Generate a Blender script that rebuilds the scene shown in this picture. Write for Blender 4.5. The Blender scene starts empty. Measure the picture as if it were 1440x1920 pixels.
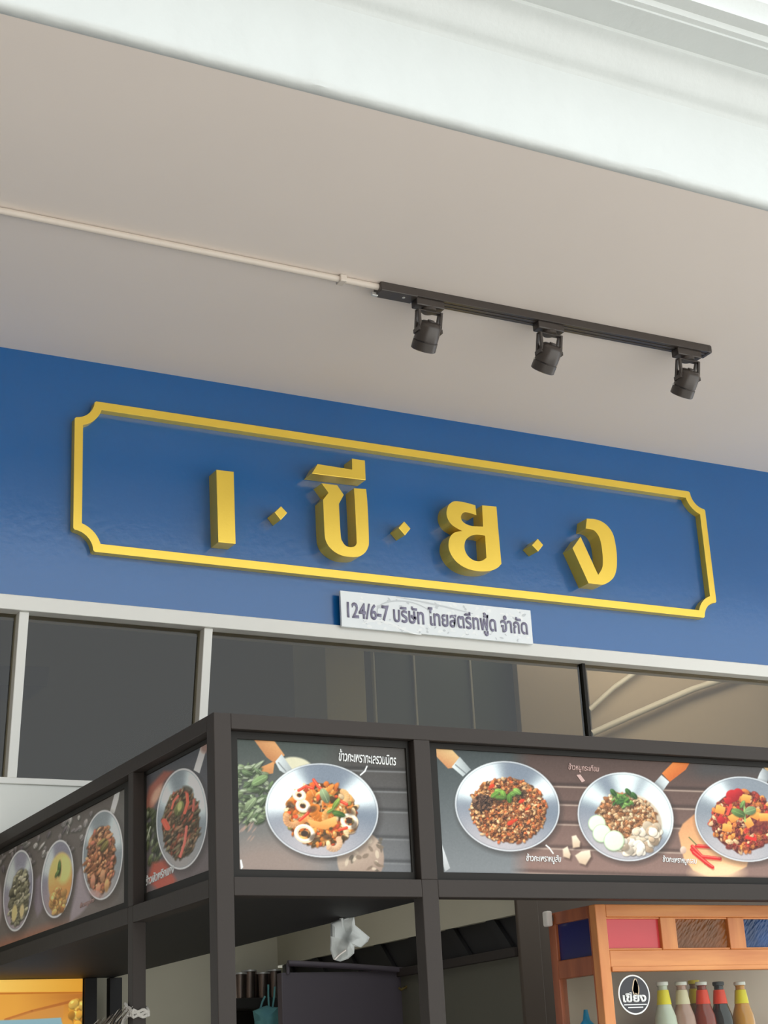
import bpy, bmesh, math, random
import numpy as np
from mathutils import Vector, Matrix
from mathutils.geometry import tessellate_polygon
random.seed(7)
rng = np.random.default_rng(7)
C = bpy.context.scene.collection
PI = math.pi

# ------------------------------------------------------------------ camera
FOC = 3065.812                       # focal length in pixels of the 1440 x 1920 frame
ROT = np.array([[0.8819046, -0.46874348, -0.05023764],
                [0.11546395, 0.31808867, -0.94100355],
                [0.45706931, 0.82407472, 0.33464683]])   # rows: right, down, forward in world axes
EYE = np.array([0.0, -4.3, 1.6])
cd = bpy.data.cameras.new('camera'); cam = bpy.data.objects.new('camera', cd); C.objects.link(cam)
cd.sensor_fit = 'VERTICAL'; cd.sensor_height = 36.0; cd.lens = 36.0 * FOC / 1920.0
cd.clip_start = 0.05; cd.clip_end = 200
m = Matrix([[ROT[0][i], -ROT[1][i], -ROT[2][i], EYE[i]] for i in range(3)] + [[0, 0, 0, 1]])
cam.matrix_world = m
bpy.context.scene.camera = cam

# ------------------------------------------------------------------ world, light, exposure
w = bpy.data.worlds.new('sky'); bpy.context.scene.world = w; w.use_nodes = True
bg = w.node_tree.nodes['Background']; bg.inputs[0].default_value = (0.93, 0.98, 1.0, 1); bg.inputs[1].default_value = 1.45
vs = bpy.context.scene.view_settings
vs.view_transform = 'Standard'; vs.look = 'None'; vs.exposure = 0.35; vs.gamma = 1; vs.use_curve_mapping = False

def area(name, loc, rot, size, sy, power, col):
    l = bpy.data.lights.new(name, 'AREA'); l.shape = 'RECTANGLE'; l.size = size; l.size_y = sy; l.energy = power; l.color = col
    o = bpy.data.objects.new(name, l); o.location = loc; o.rotation_euler = rot; C.objects.link(o); return o
sun = bpy.data.lights.new('sun', 'SUN'); sun.energy = 11.0; sun.angle = math.radians(2); sun.color = (1, 0.98, 0.94)
so = bpy.data.objects.new('sun', sun); C.objects.link(so)
so.rotation_euler = (math.radians(-32), 0, math.radians(-15))

# ------------------------------------------------------------------ small tools
def at(px, py, ax, val):
    r = ROT.T @ np.array([px - 720.0, py - 960.0, FOC])
    return EYE + r * ((val - EYE[ax]) / r[ax])
def lin(c):
    c = np.asarray(c, float) / 255.0
    return np.where(c <= 0.04045, c / 12.92, ((c + 0.055) / 1.055) ** 2.4)
def tag(o, label=None, cat=None, group=None, kind=None):
    if label: o['label'] = label
    if cat: o['category'] = cat
    if group: o['group'] = group
    if kind: o['kind'] = kind
    return o
def thing(name, loc, label, cat, group=None):
    o = bpy.data.objects.new(name, None); o.empty_display_size = 0.1; C.objects.link(o)
    o.location = loc; return tag(o, label, cat, group)
class MB:
    def __init__(s): s.v = []; s.f = []; s.smooth = False
    def add(s, vs, fs):
        n = len(s.v); s.v += [tuple(float(c) for c in p) for p in vs]; s.f += [tuple(i + n for i in f) for f in fs]; return s
    def box(s, x0, x1, y0, y1, z0, z1):
        return s.add([(x, y, z) for x in (x0, x1) for y in (y0, y1) for z in (z0, z1)],
                     [(0, 1, 3, 2), (4, 6, 7, 5), (0, 4, 5, 1), (2, 3, 7, 6), (0, 2, 6, 4), (1, 5, 7, 3)])
    def poly(s, pts, d, holes=()):            # pts: 3D ring, d: extrusion vector
        loops = [[Vector(p) for p in pts]] + [[Vector(p) for p in h] for h in holes]
        flat = [p for l in loops for p in l]; n = len(flat); d = Vector(d)
        tri = tessellate_polygon(loops)
        fs = [tuple(t) for t in tri] + [tuple(n + i for i in reversed(t)) for t in tri]
        k = 0
        for l in loops:
            for i in range(len(l)):
                j = (i + 1) % len(l); fs.append((k + i, k + j, n + k + j, n + k + i))
            k += len(l)
        return s.add([tuple(p) for p in flat] + [tuple(p + d) for p in flat], fs)
    def tube(s, pts, r, seg=10, closed=False):
        pts = [Vector(p) for p in pts]; rr = r if isinstance(r, (list, tuple)) else [r] * len(pts)
        base = len(s.v); up = None
        for i, p in enumerate(pts):
            a = pts[max(i - 1, 0)]; b = pts[min(i + 1, len(pts) - 1)]; t = (b - a).normalized()
            if up is None: up = t.orthogonal().normalized()
            up = (up - t * up.dot(t)).normalized(); q = t.cross(up)
            for k in range(seg):
                an = 2 * PI * k / seg; s.v.append(tuple(p + (up * math.cos(an) + q * math.sin(an)) * rr[i]))
        for i in range(len(pts) - 1):
            for k in range(seg):
                a = base + i * seg + k; b = base + i * seg + (k + 1) % seg; s.f.append((a, b, b + seg, a + seg))
        s.f.append(tuple(base + k for k in reversed(range(seg)))); e = base + (len(pts) - 1) * seg
        s.f.append(tuple(e + k for k in range(seg))); s.smooth = True; return s
    def lathe(s, prof, seg=32, M=None):       # prof: (radius, height)
        M = M or Matrix.Identity(4); base = len(s.v)
        for r, h in prof:
            for k in range(seg):
                a = 2 * PI * k / seg; s.v.append(tuple(M @ Vector((r * math.cos(a), r * math.sin(a), h))))
        for i in range(len(prof) - 1):
            for k in range(seg):
                a = base + i * seg + k; b = base + i * seg + (k + 1) % seg; s.f.append((a, b, b + seg, a + seg))
        s.f.append(tuple(base + k for k in reversed(range(seg)))); e = base + (len(prof) - 1) * seg
        s.f.append(tuple(e + k for k in range(seg))); s.smooth = True; return s
    def build(s, name, mat, parent=None, bevel=0, seg=2):
        me = bpy.data.meshes.new(name); me.from_pydata(s.v, [], s.f); me.materials.append(mat)
        bm = bmesh.new(); bm.from_mesh(me); bmesh.ops.recalc_face_normals(bm, faces=bm.faces); bm.to_mesh(me); bm.free()
        o = bpy.data.objects.new(name, me); C.objects.link(o)
        if parent is not None:
            o.parent = parent; q = parent; off = Vector((0, 0, 0))
            while q is not None: off += q.location; q = q.parent
            me.transform(Matrix.Translation(-off))
        if s.smooth: me.shade_smooth(); me.set_sharp_from_angle(angle=math.radians(38))
        if bevel:
            b = o.modifiers.new('bevel', 'BEVEL'); b.width = bevel; b.segments = seg; b.limit_method = 'ANGLE'; b.angle_limit = math.radians(35)
            if s.smooth is False: b.harden_normals = False
        return o
def copy_tree(o, parent=None):
    c = o.copy(); C.objects.link(c); c.parent = parent
    for ch in list(o.children): copy_tree(ch, c)
    return c

# ------------------------------------------------------------------ materials
def pbr(name, col, rough=0.6, metal=0.0, spec=0.5, noise=0.0, nscale=8.0, bump=0.0, bscale=60.0, col2=None, stretch=(1, 1, 1)):
    mt = bpy.data.materials.new(name); mt.use_nodes = True; nt = mt.node_tree; b = nt.nodes['Principled BSDF']
    c = lin(col)
    b.inputs['Base Color'].default_value = (*c, 1); b.inputs['Roughness'].default_value = rough
    b.inputs['Metallic'].default_value = metal; b.inputs['Specular IOR Level'].default_value = spec
    tc = nt.nodes.new('ShaderNodeTexCoord'); mp = nt.nodes.new('ShaderNodeMapping'); mp.inputs['Scale'].default_value = stretch
    nt.links.new(tc.outputs['Object'], mp.inputs['Vector'])
    if noise or col2 is not None:
        n = nt.nodes.new('ShaderNodeTexNoise'); n.inputs['Scale'].default_value = nscale; n.inputs['Detail'].default_value = 5
        nt.links.new(mp.outputs[0], n.inputs['Vector'])
        r = nt.nodes.new('ShaderNodeValToRGB'); r.color_ramp.elements[0].position = 0.3; r.color_ramp.elements[1].position = 0.7
        c2 = lin(col2) if col2 is not None else c * (1 - noise)
        r.color_ramp.elements[0].color = (*c2, 1); r.color_ramp.elements[1].color = (*c, 1)
        nt.links.new(n.outputs['Fac'], r.inputs[0]); nt.links.new(r.outputs[0], b.inputs['Base Color'])
    if bump:
        n2 = nt.nodes.new('ShaderNodeTexNoise'); n2.inputs['Scale'].default_value = bscale; n2.inputs['Detail'].default_value = 4
        nt.links.new(mp.outputs[0], n2.inputs['Vector'])
        bp = nt.nodes.new('ShaderNodeBump'); bp.inputs['Strength'].default_value = bump; bp.inputs['Distance'].default_value = 0.01
        nt.links.new(n2.outputs['Fac'], bp.inputs['Height']); nt.links.new(bp.outputs[0], b.inputs['Normal'])
    return mt
M = {}
M['soffit'] = pbr('soffit_paint', (240, 230, 221), 0.75, noise=0.03, nscale=1.3, bump=0.12, bscale=6)
M['plaster'] = pbr('white_plaster', (209, 214, 212), 0.6, noise=0.04, nscale=3, bump=0.22, bscale=22)
M['blue'] = pbr('blue_paint', (4, 90, 156), 0.19, spec=0.9, noise=0.10, nscale=1.7, bump=0.05, bscale=40)
M['gold'] = pbr('gold_paint', (252, 216, 88), 0.24, metal=0.5, noise=0.05, nscale=9, bump=0.02, bscale=150)
M['gold_shaded'] = pbr('gold_shaded_copy', (176, 128, 48), 0.42, metal=0.3, noise=0.08, nscale=9)  # shaded copy of the gold for sides, not assigned to any part
M['white_alu'] = pbr('white_aluminium', (226, 226, 220), 0.4, noise=0.03, nscale=4)
M['brick'] = pbr('brown_render', (120, 108, 98), 0.8, noise=0.2, nscale=2)
M['wall_white'] = pbr('white_wall_paint', (222, 224, 218), 0.7, noise=0.04, nscale=3)
M['pale_wall'] = pbr('pale_shop_wall', (192, 187, 166), 0.7, noise=0.08, nscale=2.5)
M['frame'] = pbr('dark_steel_paint', (55, 49, 45), 0.6, spec=0.3, noise=0.10, nscale=5, bump=0.04, bscale=90)
M['black_board'] = pbr('black_board', (20, 19, 20), 0.6, noise=0.15, nscale=3)
M['inner_frame'] = pbr('dark_inner_frame', (34, 32, 29), 0.6, spec=0.25)
M['black_metal'] = pbr('black_powder_coat', (66, 60, 56), 0.32, spec=0.5, noise=0.1, nscale=20, bump=0.03, bscale=200)
M['grey_metal'] = pbr('light_steel', (200, 200, 196), 0.3, metal=0.7)
M['conduit'] = pbr('white_conduit', (214, 204, 192), 0.45)
M['plate'] = pbr('plate_white', (238, 244, 246), 0.35, noise=0.03, nscale=12)
M['plate_pattern'] = pbr('plate_pattern', (246, 250, 250), 0.35)
M['plate_shade'] = pbr('plate_grey_pattern', (205, 211, 214), 0.35)
M['letter_grey'] = pbr('grey_lettering', (134, 132, 156), 0.4)
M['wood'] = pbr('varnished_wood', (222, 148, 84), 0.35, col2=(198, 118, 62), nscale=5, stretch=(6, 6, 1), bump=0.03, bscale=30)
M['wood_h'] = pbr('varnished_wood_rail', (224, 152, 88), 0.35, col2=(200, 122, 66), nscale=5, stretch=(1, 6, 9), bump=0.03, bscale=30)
M['wood_shaded'] = pbr('varnished_wood_shaded', (170, 94, 56), 0.4, col2=(134, 68, 40), nscale=5, stretch=(6, 6, 1))  # same wood as the front, with the side's shade put into the colour
M['dark_column'] = pbr('brown_grey_column', (80, 68, 56), 0.7, noise=0.15, nscale=4)
M['lower_wall'] = pbr('olive_grey_wall', (92, 90, 78), 0.7, noise=0.1, nscale=3)
M['purple_board'] = pbr('dark_purple_board', (74, 68, 76), 0.5, noise=0.15, nscale=3)
M['street'] = pbr('street_ground', (194, 191, 187), 0.8, noise=0.2, nscale=0.6, bump=0.2, bscale=3)
M['teal'] = pbr('teal_cloth', (104, 160, 156), 0.8, col2=(84, 138, 146), nscale=18, bump=0.2, bscale=60)
M['white_cloth'] = pbr('white_plastic_bag', (214, 220, 218), 0.5, noise=0.1, nscale=15, bump=0.4, bscale=30)
M['cup'] = pbr('steel_cup', (120, 108, 100), 0.25, metal=0.95)
M['rope'] = pbr('white_rope', (200, 196, 188), 0.8, bump=0.6, bscale=200)
M['twig'] = pbr('dry_twig', (120, 108, 94), 0.8, noise=0.3, nscale=40)
M['brass'] = pbr('old_brass', (120, 104, 60), 0.5, metal=0.7)
M['white_plastic'] = pbr('white_plastic', (236, 230, 222), 0.4)
M['curtain'] = pbr('dark_green_screen', (58, 76, 68), 0.5, noise=0.25, nscale=2)
M['strip'] = pbr('pale_metal_strip', (176, 180, 172), 0.4)
M['olive_column'] = pbr('olive_column', (172, 170, 140), 0.7, noise=0.1, nscale=4)
M['taupe_board'] = pbr('taupe_board', (190, 178, 164), 0.7, noise=0.06, nscale=3)
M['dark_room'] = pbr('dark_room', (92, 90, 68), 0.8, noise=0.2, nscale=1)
M['screw'] = pbr('bright_screw', (220, 220, 216), 0.3, metal=0.6)
M['red_foil'] = pbr('red_foil', (236, 70, 40), 0.35); M['yellow_foil'] = pbr('yellow_foil', (238, 220, 40), 0.35)
M['white_cap'] = pbr('white_cap', (232, 232, 226), 0.35); M['cyan_cap'] = pbr('cyan_cap', (30, 140, 186), 0.35)
M['cream_label'] = pbr('cream_label', (226, 214, 180), 0.5)
M['badge_dark'] = pbr('badge_dark_print', (52, 52, 56), 0.5)
M['print_cream'] = pbr('cream_print', (214, 192, 160), 0.5)
M['print_white'] = pbr('white_print', (238, 240, 238), 0.5)
M['print_pink'] = pbr('pale_pink_print', (196, 164, 156), 0.5)

def glass(name, tint, rough=0.02, trans=0.9, bumpy=0.0, ior=1.6):
    mt = bpy.data.materials.new(name); mt.use_nodes = True; nt = mt.node_tree; nt.nodes.clear()
    out = nt.nodes.new('ShaderNodeOutputMaterial'); mx = nt.nodes.new('ShaderNodeMixShader')
    t = nt.nodes.new('ShaderNodeBsdfTransparent'); g = nt.nodes.new('ShaderNodeBsdfGlossy'); f = nt.nodes.new('ShaderNodeFresnel')
    f.inputs['IOR'].default_value = ior; g.inputs['Roughness'].default_value = rough
    c = lin(tint); t.inputs[0].default_value = (*(c * trans), 1)
    if bumpy:
        n = nt.nodes.new('ShaderNodeTexWave'); n.inputs['Scale'].default_value = 60; n.inputs['Distortion'].default_value = 2
        n.bands_direction = 'DIAGONAL'
        tc = nt.nodes.new('ShaderNodeTexCoord'); nt.links.new(tc.outputs['Object'], n.inputs['Vector'])
        b = nt.nodes.new('ShaderNodeBump'); b.inputs['Strength'].default_value = bumpy; b.inputs['Distance'].default_value = 0.003
        nt.links.new(n.outputs['Fac'], b.inputs['Height']); nt.links.new(b.outputs[0], g.inputs['Normal']); nt.links.new(b.outputs[0], f.inputs['Normal'])
    ge = nt.nodes.new('ShaderNodeNewGeometry'); sb = nt.nodes.new('ShaderNodeMath'); sb.operation = 'SUBTRACT'; sb.inputs[0].default_value = 1.0
    nt.links.new(ge.outputs['Backfacing'], sb.inputs[1]); mu = nt.nodes.new('ShaderNodeMath'); mu.operation = 'MULTIPLY'
    nt.links.new(f.outputs[0], mu.inputs[0]); nt.links.new(sb.outputs[0], mu.inputs[1])
    nt.links.new(mu.outputs[0], mx.inputs[0]); nt.links.new(t.outputs[0], mx.inputs[1]); nt.links.new(g.outputs[0], mx.inputs[2])
    nt.links.new(mx.outputs[0], out.inputs[0]); return mt
M['window_glass'] = glass('tinted_window_glass', (228, 222, 206), 0.0, 0.85)
M['clear_glass'] = glass('clear_glass', (250, 252, 250), 0.02, 0.95, ior=1.25)
M['blue_glass'] = pbr('dark_blue_glass', (40, 44, 104), 0.2, spec=0.6)
M['red_glass'] = pbr('rose_red_glass', (204, 62, 66), 0.25, spec=0.6, noise=0.06, nscale=10)
def hammered(name, a, b, rough=0.28):
    mt = pbr(name, a, rough, spec=0.35, col2=b, nscale=9, stretch=(1, 1, 1)); nt = mt.node_tree; bs = nt.nodes['Principled BSDF']
    tc = nt.nodes.new('ShaderNodeTexCoord'); mp = nt.nodes.new('ShaderNodeMapping'); mp.inputs['Rotation'].default_value = (0, math.radians(48), 0)
    m2 = nt.nodes.new('ShaderNodeMapping'); m2.inputs['Scale'].default_value = (55, 60, 170)
    v = nt.nodes.new('ShaderNodeTexVoronoi'); v.inputs['Scale'].default_value = 1.0
    bp = nt.nodes.new('ShaderNodeBump'); bp.inputs['Strength'].default_value = 0.6; bp.inputs['Distance'].default_value = 0.004
    nt.links.new(tc.outputs['Object'], mp.inputs[0]); nt.links.new(mp.outputs[0], m2.inputs[0]); nt.links.new(m2.outputs[0], v.inputs['Vector'])
    nt.links.new(v.outputs['Distance'], bp.inputs['Height']); nt.links.new(bp.outputs[0], bs.inputs['Normal']); return mt
M['amber_glass'] = hammered('hammered_amber_glass', (84, 64, 44), (150, 86, 34))
M['navy_glass'] = hammered('hammered_navy_glass', (40, 50, 70), (44, 84, 142))

def print_mat(name, gain):
    mt = bpy.data.materials.new(name); mt.use_nodes = True; nt = mt.node_tree; b = nt.nodes['Principled BSDF']
    a = nt.nodes.new('ShaderNodeAttribute'); a.attribute_name = 'print'; b.inputs['Roughness'].default_value = 0.45
    b.inputs['Specular IOR Level'].default_value = 0.3
    nt.links.new(a.outputs['Color'], b.inputs['Base Color'])
    return mt

# ------------------------------------------------------------------ key planes
YB = -1.498                      # front face of the kiosk
ZS = at(720, 768, 1, 0)[2]       # soffit
L = -1.55                        # outer edge of the soffit
X0, X1 = -2.0, 7.5
zf = [at(720, 1182, 1, 0)[2], at(720, 1207, 1, 0)[2]]    # rail under the blue band
zsill = [at(20, 1458, 1, 0)[2], at(20, 1470, 1, 0)[2]]
XL = at(403, 1500, 1, YB)[0]     # left face of the kiosk
ZT = at(403, 1335, 1, YB)[2]; ZU = at(441, 1679, 1, YB)[2]

# ------------------------------------------------------------------ structure
def struct(name, mb, mat, bevel=0, parent=None):
    o = mb.build(name, mat, parent, bevel)
    if parent is None: o['kind'] = 'structure'
    return o
struct('floor', MB().box(-14, 18, -16, 4, -0.1, 0), M['street'])
struct('wall_front', MB().box(X0, X1, 0, 0.12, zf[0], ZS), M['blue'])
struct('ceiling', MB().box(X0, X1, L + 0.03, 0.12, ZS, ZS + 0.12), M['soffit'])
# outer beam and cornice profile (y, z)
def P(c, py, px=1200): return (c, at(px, py, 1, c)[2])
k = 0.6515
z1 = P(L, 168)[1]
zfil = at(1200, 68, 1, L - 0.10)[2]
ysof = at(1440, 62, 2, zfil)[1]
prof = [(L + 0.03, ZS - 0.001)]
for i in range(7):
    a = PI / 2 * i / 6; r = 0.018; prof.append((L + r - r * math.sin(a), ZS - 0.001 + r - r * math.cos(a)))
prof += [(L, ZS + 0.06), (L, z1 - 0.012), (L - 0.006, z1 - 0.006)]
for i in range(7):   # cyma
    t = i / 6; prof.append((L - 0.012 - 0.075 * t, z1 + (zfil - 0.014 - z1) * (t - 0.13 * math.sin(2 * PI * t))))
prof += [(L - 0.094, zfil - 0.012), (L - 0.100, zfil - 0.010), (L - 0.100, zfil)]
prof += [(ysof + 0.055, zfil), (ysof + 0.055, zfil + 0.006), (ysof + 0.04, zfil + 0.008), (ysof + 0.036, zfil + 0.022), (ysof, zfil + 0.024)]
prof += [(ysof - 0.002, zfil + 0.05), (ysof - 0.02, zfil + 0.07), (ysof - 0.022, zfil + 0.50), (L + 0.2, zfil + 0.52), (L + 0.2, ZS + 0.1)]
mb = MB(); NX = 420
n = len(prof)
xs = np.linspace(X0, X1, NX)
ph = rng.uniform(0, 6.28, 24); fr = rng.uniform(6, 90, 24)
wob = np.array([sum(math.sin(f * x + p) / (1 + f / 25) for f, p in zip(fr, ph)) for x in xs]) / 6
wob2 = np.array([sum(math.sin(f * 1.7 * x + 2 * p) / (1 + f / 25) for f, p in zip(fr, ph)) for x in xs]) / 6
for i, x in enumerate(xs):
    for j, (y, z) in enumerate(prof):
        dy = dz = 0
        if 1 <= j <= 8: dy = 0.0034 * wob[i] * (1 + 0.6 * math.sin(j * 2 + x * 9)); dz = 0.0016 * wob2[i]
        if 9 <= j <= 18: dy = 0.0010 * wob2[i]; dz = 0.0012 * wob[i]
        mb.v.append((x, y + dy, z + dz))
for i in range(NX - 1):
    for j in range(n):
        a = i * n + j; b = i * n + (j + 1) % n; mb.f.append((a, b, b + n, a + n))
mb.f.append(tuple(range(n))); mb.f.append(tuple((NX - 1) * n + q for q in reversed(range(n))))
mb.smooth = True
struct('trim_2', mb, M['plaster'])
struct('wall_left_unseen', MB().box(-2.4, -2.2, -12, 0.0, 0, 6.0), M['brick'])  # out-of-view wall added to hold light off the left-facing sides
struct('wall_upper_unseen', MB().box(X0 - 6, X1 + 6, L + 0.21, 5.0, ZS + 0.121, 6.0), M['wall_white'])  # unseen mass added so the sun from behind misses the facade
struct('trim_1', MB().box(X0, X1, -0.012, 0.10, zf[1], zf[0]), M['white_alu'], 0.002)
# wall strip below the windows, above the kiosk
struct('wall_sill', MB().box(X0, X1, 0.0, 0.10, ZT + 0.004, zsill[1]), M['wall_white'])
struct('trim_3', MB().box(X0, X1, -0.006, 0.09, zsill[1], zsill[0]), M['white_alu'], 0.002)
# shop room behind: back walls, side walls, ceiling
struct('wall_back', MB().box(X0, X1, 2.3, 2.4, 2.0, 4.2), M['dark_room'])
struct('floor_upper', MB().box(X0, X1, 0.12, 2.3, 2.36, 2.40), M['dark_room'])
struct('ceiling_upper', MB().box(X0, X1, 0.12, 2.3, 3.62, 3.66), M['soffit'])

# window band: mullions and panes
win = bpy.data.objects.new('window_1', None); C.objects.link(win); win['kind'] = 'structure'; win.location = (2, 0.03, zsill[0])
ym = 0.0
def mull(a, b, c, d):
    q = [at(*p, 1, ym) for p in (a, b, c, d)]
    q[0][2] = q[1][2] = zf[1]; 
    MB().poly(q, (0, 0.05, 0)).build('mullion', M['white_alu'], win, 0.002)
    return q
def ext(a, b, y):      # pixel on the line a-b at row y
    t = (y - a[1]) / (b[1] - a[1]); return (a[0] + (b[0] - a[0]) * t, y)
m1 = mull((36.7, 1143), (55, 1143), (31.7, 1458), (13.3, 1458))
m2 = mull((383.3, 1176), (399.3, 1176), ext((399.3, 1176), (389.6, 1342), 1490), ext((383.3, 1176), (373, 1350), 1490))
z_b = zsill[0]
def pane(xa, xb):
    MB().box(xa, xb, 0.030, 0.036, z_b + 0.001, zf[1] - 0.001).build('pane', M['window_glass'], win)
pm1 = (m1[0][0] + m1[1][0]) / 2; pm2 = (m2[0][0] + m2[1][0]) / 2
x3 = at(1095, 1300, 1, 0.03)[0]
MB().box(x3 - 0.004, x3 + 0.008, 0.02, 0.05, z_b, zf[1]).build('mullion', M['inner_frame'], win)
pane(X0, pm1); pane(pm1, pm2); pane(pm2, x3); pane(x3, X1)

# things standing behind the upper windows
def slab(name, quad, y, d, mat, label=None, cat=None, parent=None, bevel=0.0):
    q = [at(*p, 1, y) for p in quad]
    mb = MB().poly(q, (0, d, 0)); o = mb.build(name, mat, parent, bevel)
    if label: tag(o, label, cat)
    return o
def vslab(name, pxl, pxr, y, d, mat, label=None, cat=None, parent=None, zlo=None, zhi=3.6, row=1300):
    a = at(pxl, row, 1, y)[0]; b = at(pxr, row, 1, y)[0]
    o = MB().box(a, b, y, y + d, zlo if zlo else 2.42, zhi).build(name, mat, parent, 0.002)
    if label: tag(o, label, cat)
    return o
vslab('column', 612, 686, 0.45, 0.25, M['olive_column'], 'pale olive column standing behind the upper window pane', 'column')
scr = thing('folding_screen', (at(840, 1300, 1, 0.5)[0], 0.5, 2.40), 'dark green panelled screen with pale metal strips behind the window', 'screen')
for a, b in ((706, 779), (781, 886), (888, 972)):
    vslab('screen_panel', a, b, 0.5, 0.02, M['curtain'], parent=scr)
for a, b in ((702, 706), (778, 782), (884, 888)):
    vslab('metal_strip', a, b, 0.49, 0.015, M['strip'], parent=scr)
q = [at(703, 1216, 1, 0.47), at(722, 1205, 1, 0.47), at(790, 1196, 1, 0.47)]
MB().tube(q, 0.004).build('cable', M['strip'], scr)
vslab('board', 973, 1092, 0.42, 0.03, M['taupe_board'], 'plain taupe board standing behind the window beside the green screen', 'board')
vslab('sloping_panel', 1104, 1700, 0.75, 0.03, M['taupe_board'], 'broad pale panel behind the right window carrying two slanting pipes', 'panel')
q = [at(1104, 1332, 1, 0.72), at(1150, 1290, 1, 0.72), at(1204, 1252, 1, 0.72), at(1250, 1222, 1, 0.72)]
tag(MB().tube(q, 0.010).build('pipe', M['white_alu']), 'short pale pipe, steeper of two behind the right window', 'pipe')
q = [at(1108, 1376, 1, 0.71), at(1200, 1335, 1, 0.71), at(1300, 1292, 1, 0.71), at(1392, 1262, 1, 0.71), at(1460, 1242, 1, 0.71)]
tag(MB().tube(q, 0.013).build('pipe', M['white_alu']), 'long pale pipe, flatter of two behind the right window', 'pipe')
o = slab('air_conditioner', [(-60, 1245), (95, 1250), (90, 1287), (-60, 1284)], 0.6, 0.2, M['inner_frame'], 'dark box unit behind the leftmost window pane', 'air conditioner', bevel=0.008)
area('upper_room_fill', (3.75, 0.17, 3.48), (math.radians(62), 0, 0), 1.5, 0.1, 10.0, (1, 0.95, 0.88))  # unseen fill light added inside the window to brighten the right-hand panels

# ------------------------------------------------------------------ sign
YF = -0.027
sx0, sx1, sz0, sz1 = 1.355, 3.68, 3.098, 3.566
sign = thing('shop_sign', ((sx0 + sx1) / 2, 0, (sz0 + sz1) / 2), 'gold bordered shop sign with raised gold letters on the blue wall', 'sign')
def ring(x0, x1, z0, z1, R, x0c, x1c, z0c, z1c, ch):
    out = []
    cs = [(x0c, z1c, 1, -1), (x1c, z1c, -1, -1), (x1c, z0c, -1, 1), (x0c, z0c, 1, 1)]
    for idx, (cx, cz, sx, sz) in enumerate(cs):
        ex = (x0 if sx > 0 else x1); ez = (z1 if sz < 0 else z0)
        dx = abs(ex - cx); dz = abs(ez - cz)
        a0 = math.asin(dx / R); a1 = math.pi / 2 - math.asin(dz / R)      # from the vertical side to the horizontal side
        arc = []
        for i in range(15):
            a = a0 + (a1 - a0) * i / 14
            arc.append((cx + sx * R * math.sin(a), cz + sz * R * math.cos(a)))
        if ch:
            v = (ex, arc[0][1] + sz * ch * 0.8); h = (arc[-1][0] + sx * ch * 0.8, ez)
            arc[0] = (arc[0][0] + sx * ch * 0.7, arc[0][1] - sz * 0.0); arc[-1] = (arc[-1][0], arc[-1][1] + sz * ch * 0.7)
            arc = [v] + arc + [h]
        if idx in (1, 3): arc = arc[::-1]
        out += arc
    return out
t = 0.0255
outer = ring(sx0, sx1, sz0, sz1, 0.060, sx0, sx1, sz0, sz1, 0.006)
inner = ring(sx0 + t, sx1 - t, sz0 + t, sz1 - t, 0.060 + t, sx0, sx1, sz0, sz1, 0)
def gold(mb, name, label=None, parent=None):
    o = mb.build(name, M['gold'], parent if parent is not None else sign, 0.0012, 2)
    return tag(o, label)
gold(MB().poly([(x, YF, z) for x, z in outer], (0, -YF, 0), [[(x, YF, z) for x, z in inner]]), 'border_frame', 'gold rectangular border with scooped corners')
def spline(pts, n=4):     # (x, y[, 1 = corner]) closed outline, smooth where not marked
    N = len(pts); out = []
    for i in range(N):
        p0, p1, p2, p3 = (np.array(pts[(i + d) % N][:2], float) for d in (-1, 0, 1, 2))
        c1 = len(pts[i]) > 2; c2 = len(pts[(i + 1) % N]) > 2
        out.append(tuple(p1))
        if c1 and c2: continue
        if c1: p0 = p1 - (p2 - p1)
        if c2: p3 = p2 + (p2 - p1)
        for j in range(1, n):
            u = j / n
            out.append(tuple(0.5 * (2 * p1 + (p2 - p0) * u + (2 * p0 - 5 * p1 + 4 * p2 - p3) * u * u + (3 * p1 - p0 - 3 * p2 + p3) * u ** 3)))
    return out
YL = -0.058
def letter(name, pts, label, hole=None):
    o3 = [at(*p, 1, YL) for p in spline(pts)]
    h3 = [[at(*p, 1, YL) for p in spline(hole)]] if hole else []
    return gold(MB().poly(o3, (0, -YL, 0), h3), name, label)
K = 1
letter('letter', [(405.6, 880.5, K), (438.3, 884.4, K), (441.9, 1019.7, K), (409.3, 1016.4, K)], 'gold upright bar letter, first from the left')
letter('vowel_mark', [(595.5, 870, K), (660.3, 880.4, K), (660, 859.7, K), (684.3, 863.2, K), (686, 900.4, K), (584.6, 887.8, K)], 'gold vowel mark above the second letter')
letter('letter', [(603, 906.1, K), (632.2, 909.6, K), (644.6, 927.9, K), (635.6, 944.5, K), (636.5, 964.6), (639, 1004.7), (642, 1015), (648.2, 1023), (657.4, 1025.9), (664.8, 1024.2),
                  (668.3, 1019.6), (668.6, 1010.4), (666, 953), (663.7, 915.3, K), (686.6, 917, K), (689.5, 953), (691.8, 1012.7), (690, 1026.5), (683.8, 1036.8), (672.3, 1043.6),
                  (657.4, 1044.2), (642.5, 1042), (628.8, 1035.6), (617.3, 1025.3), (611, 1013.9), (608.7, 1001.3), (607, 964.6), (605.8, 937, K), (616, 923.9, K)], 'gold looped letter, second from the left')
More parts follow.
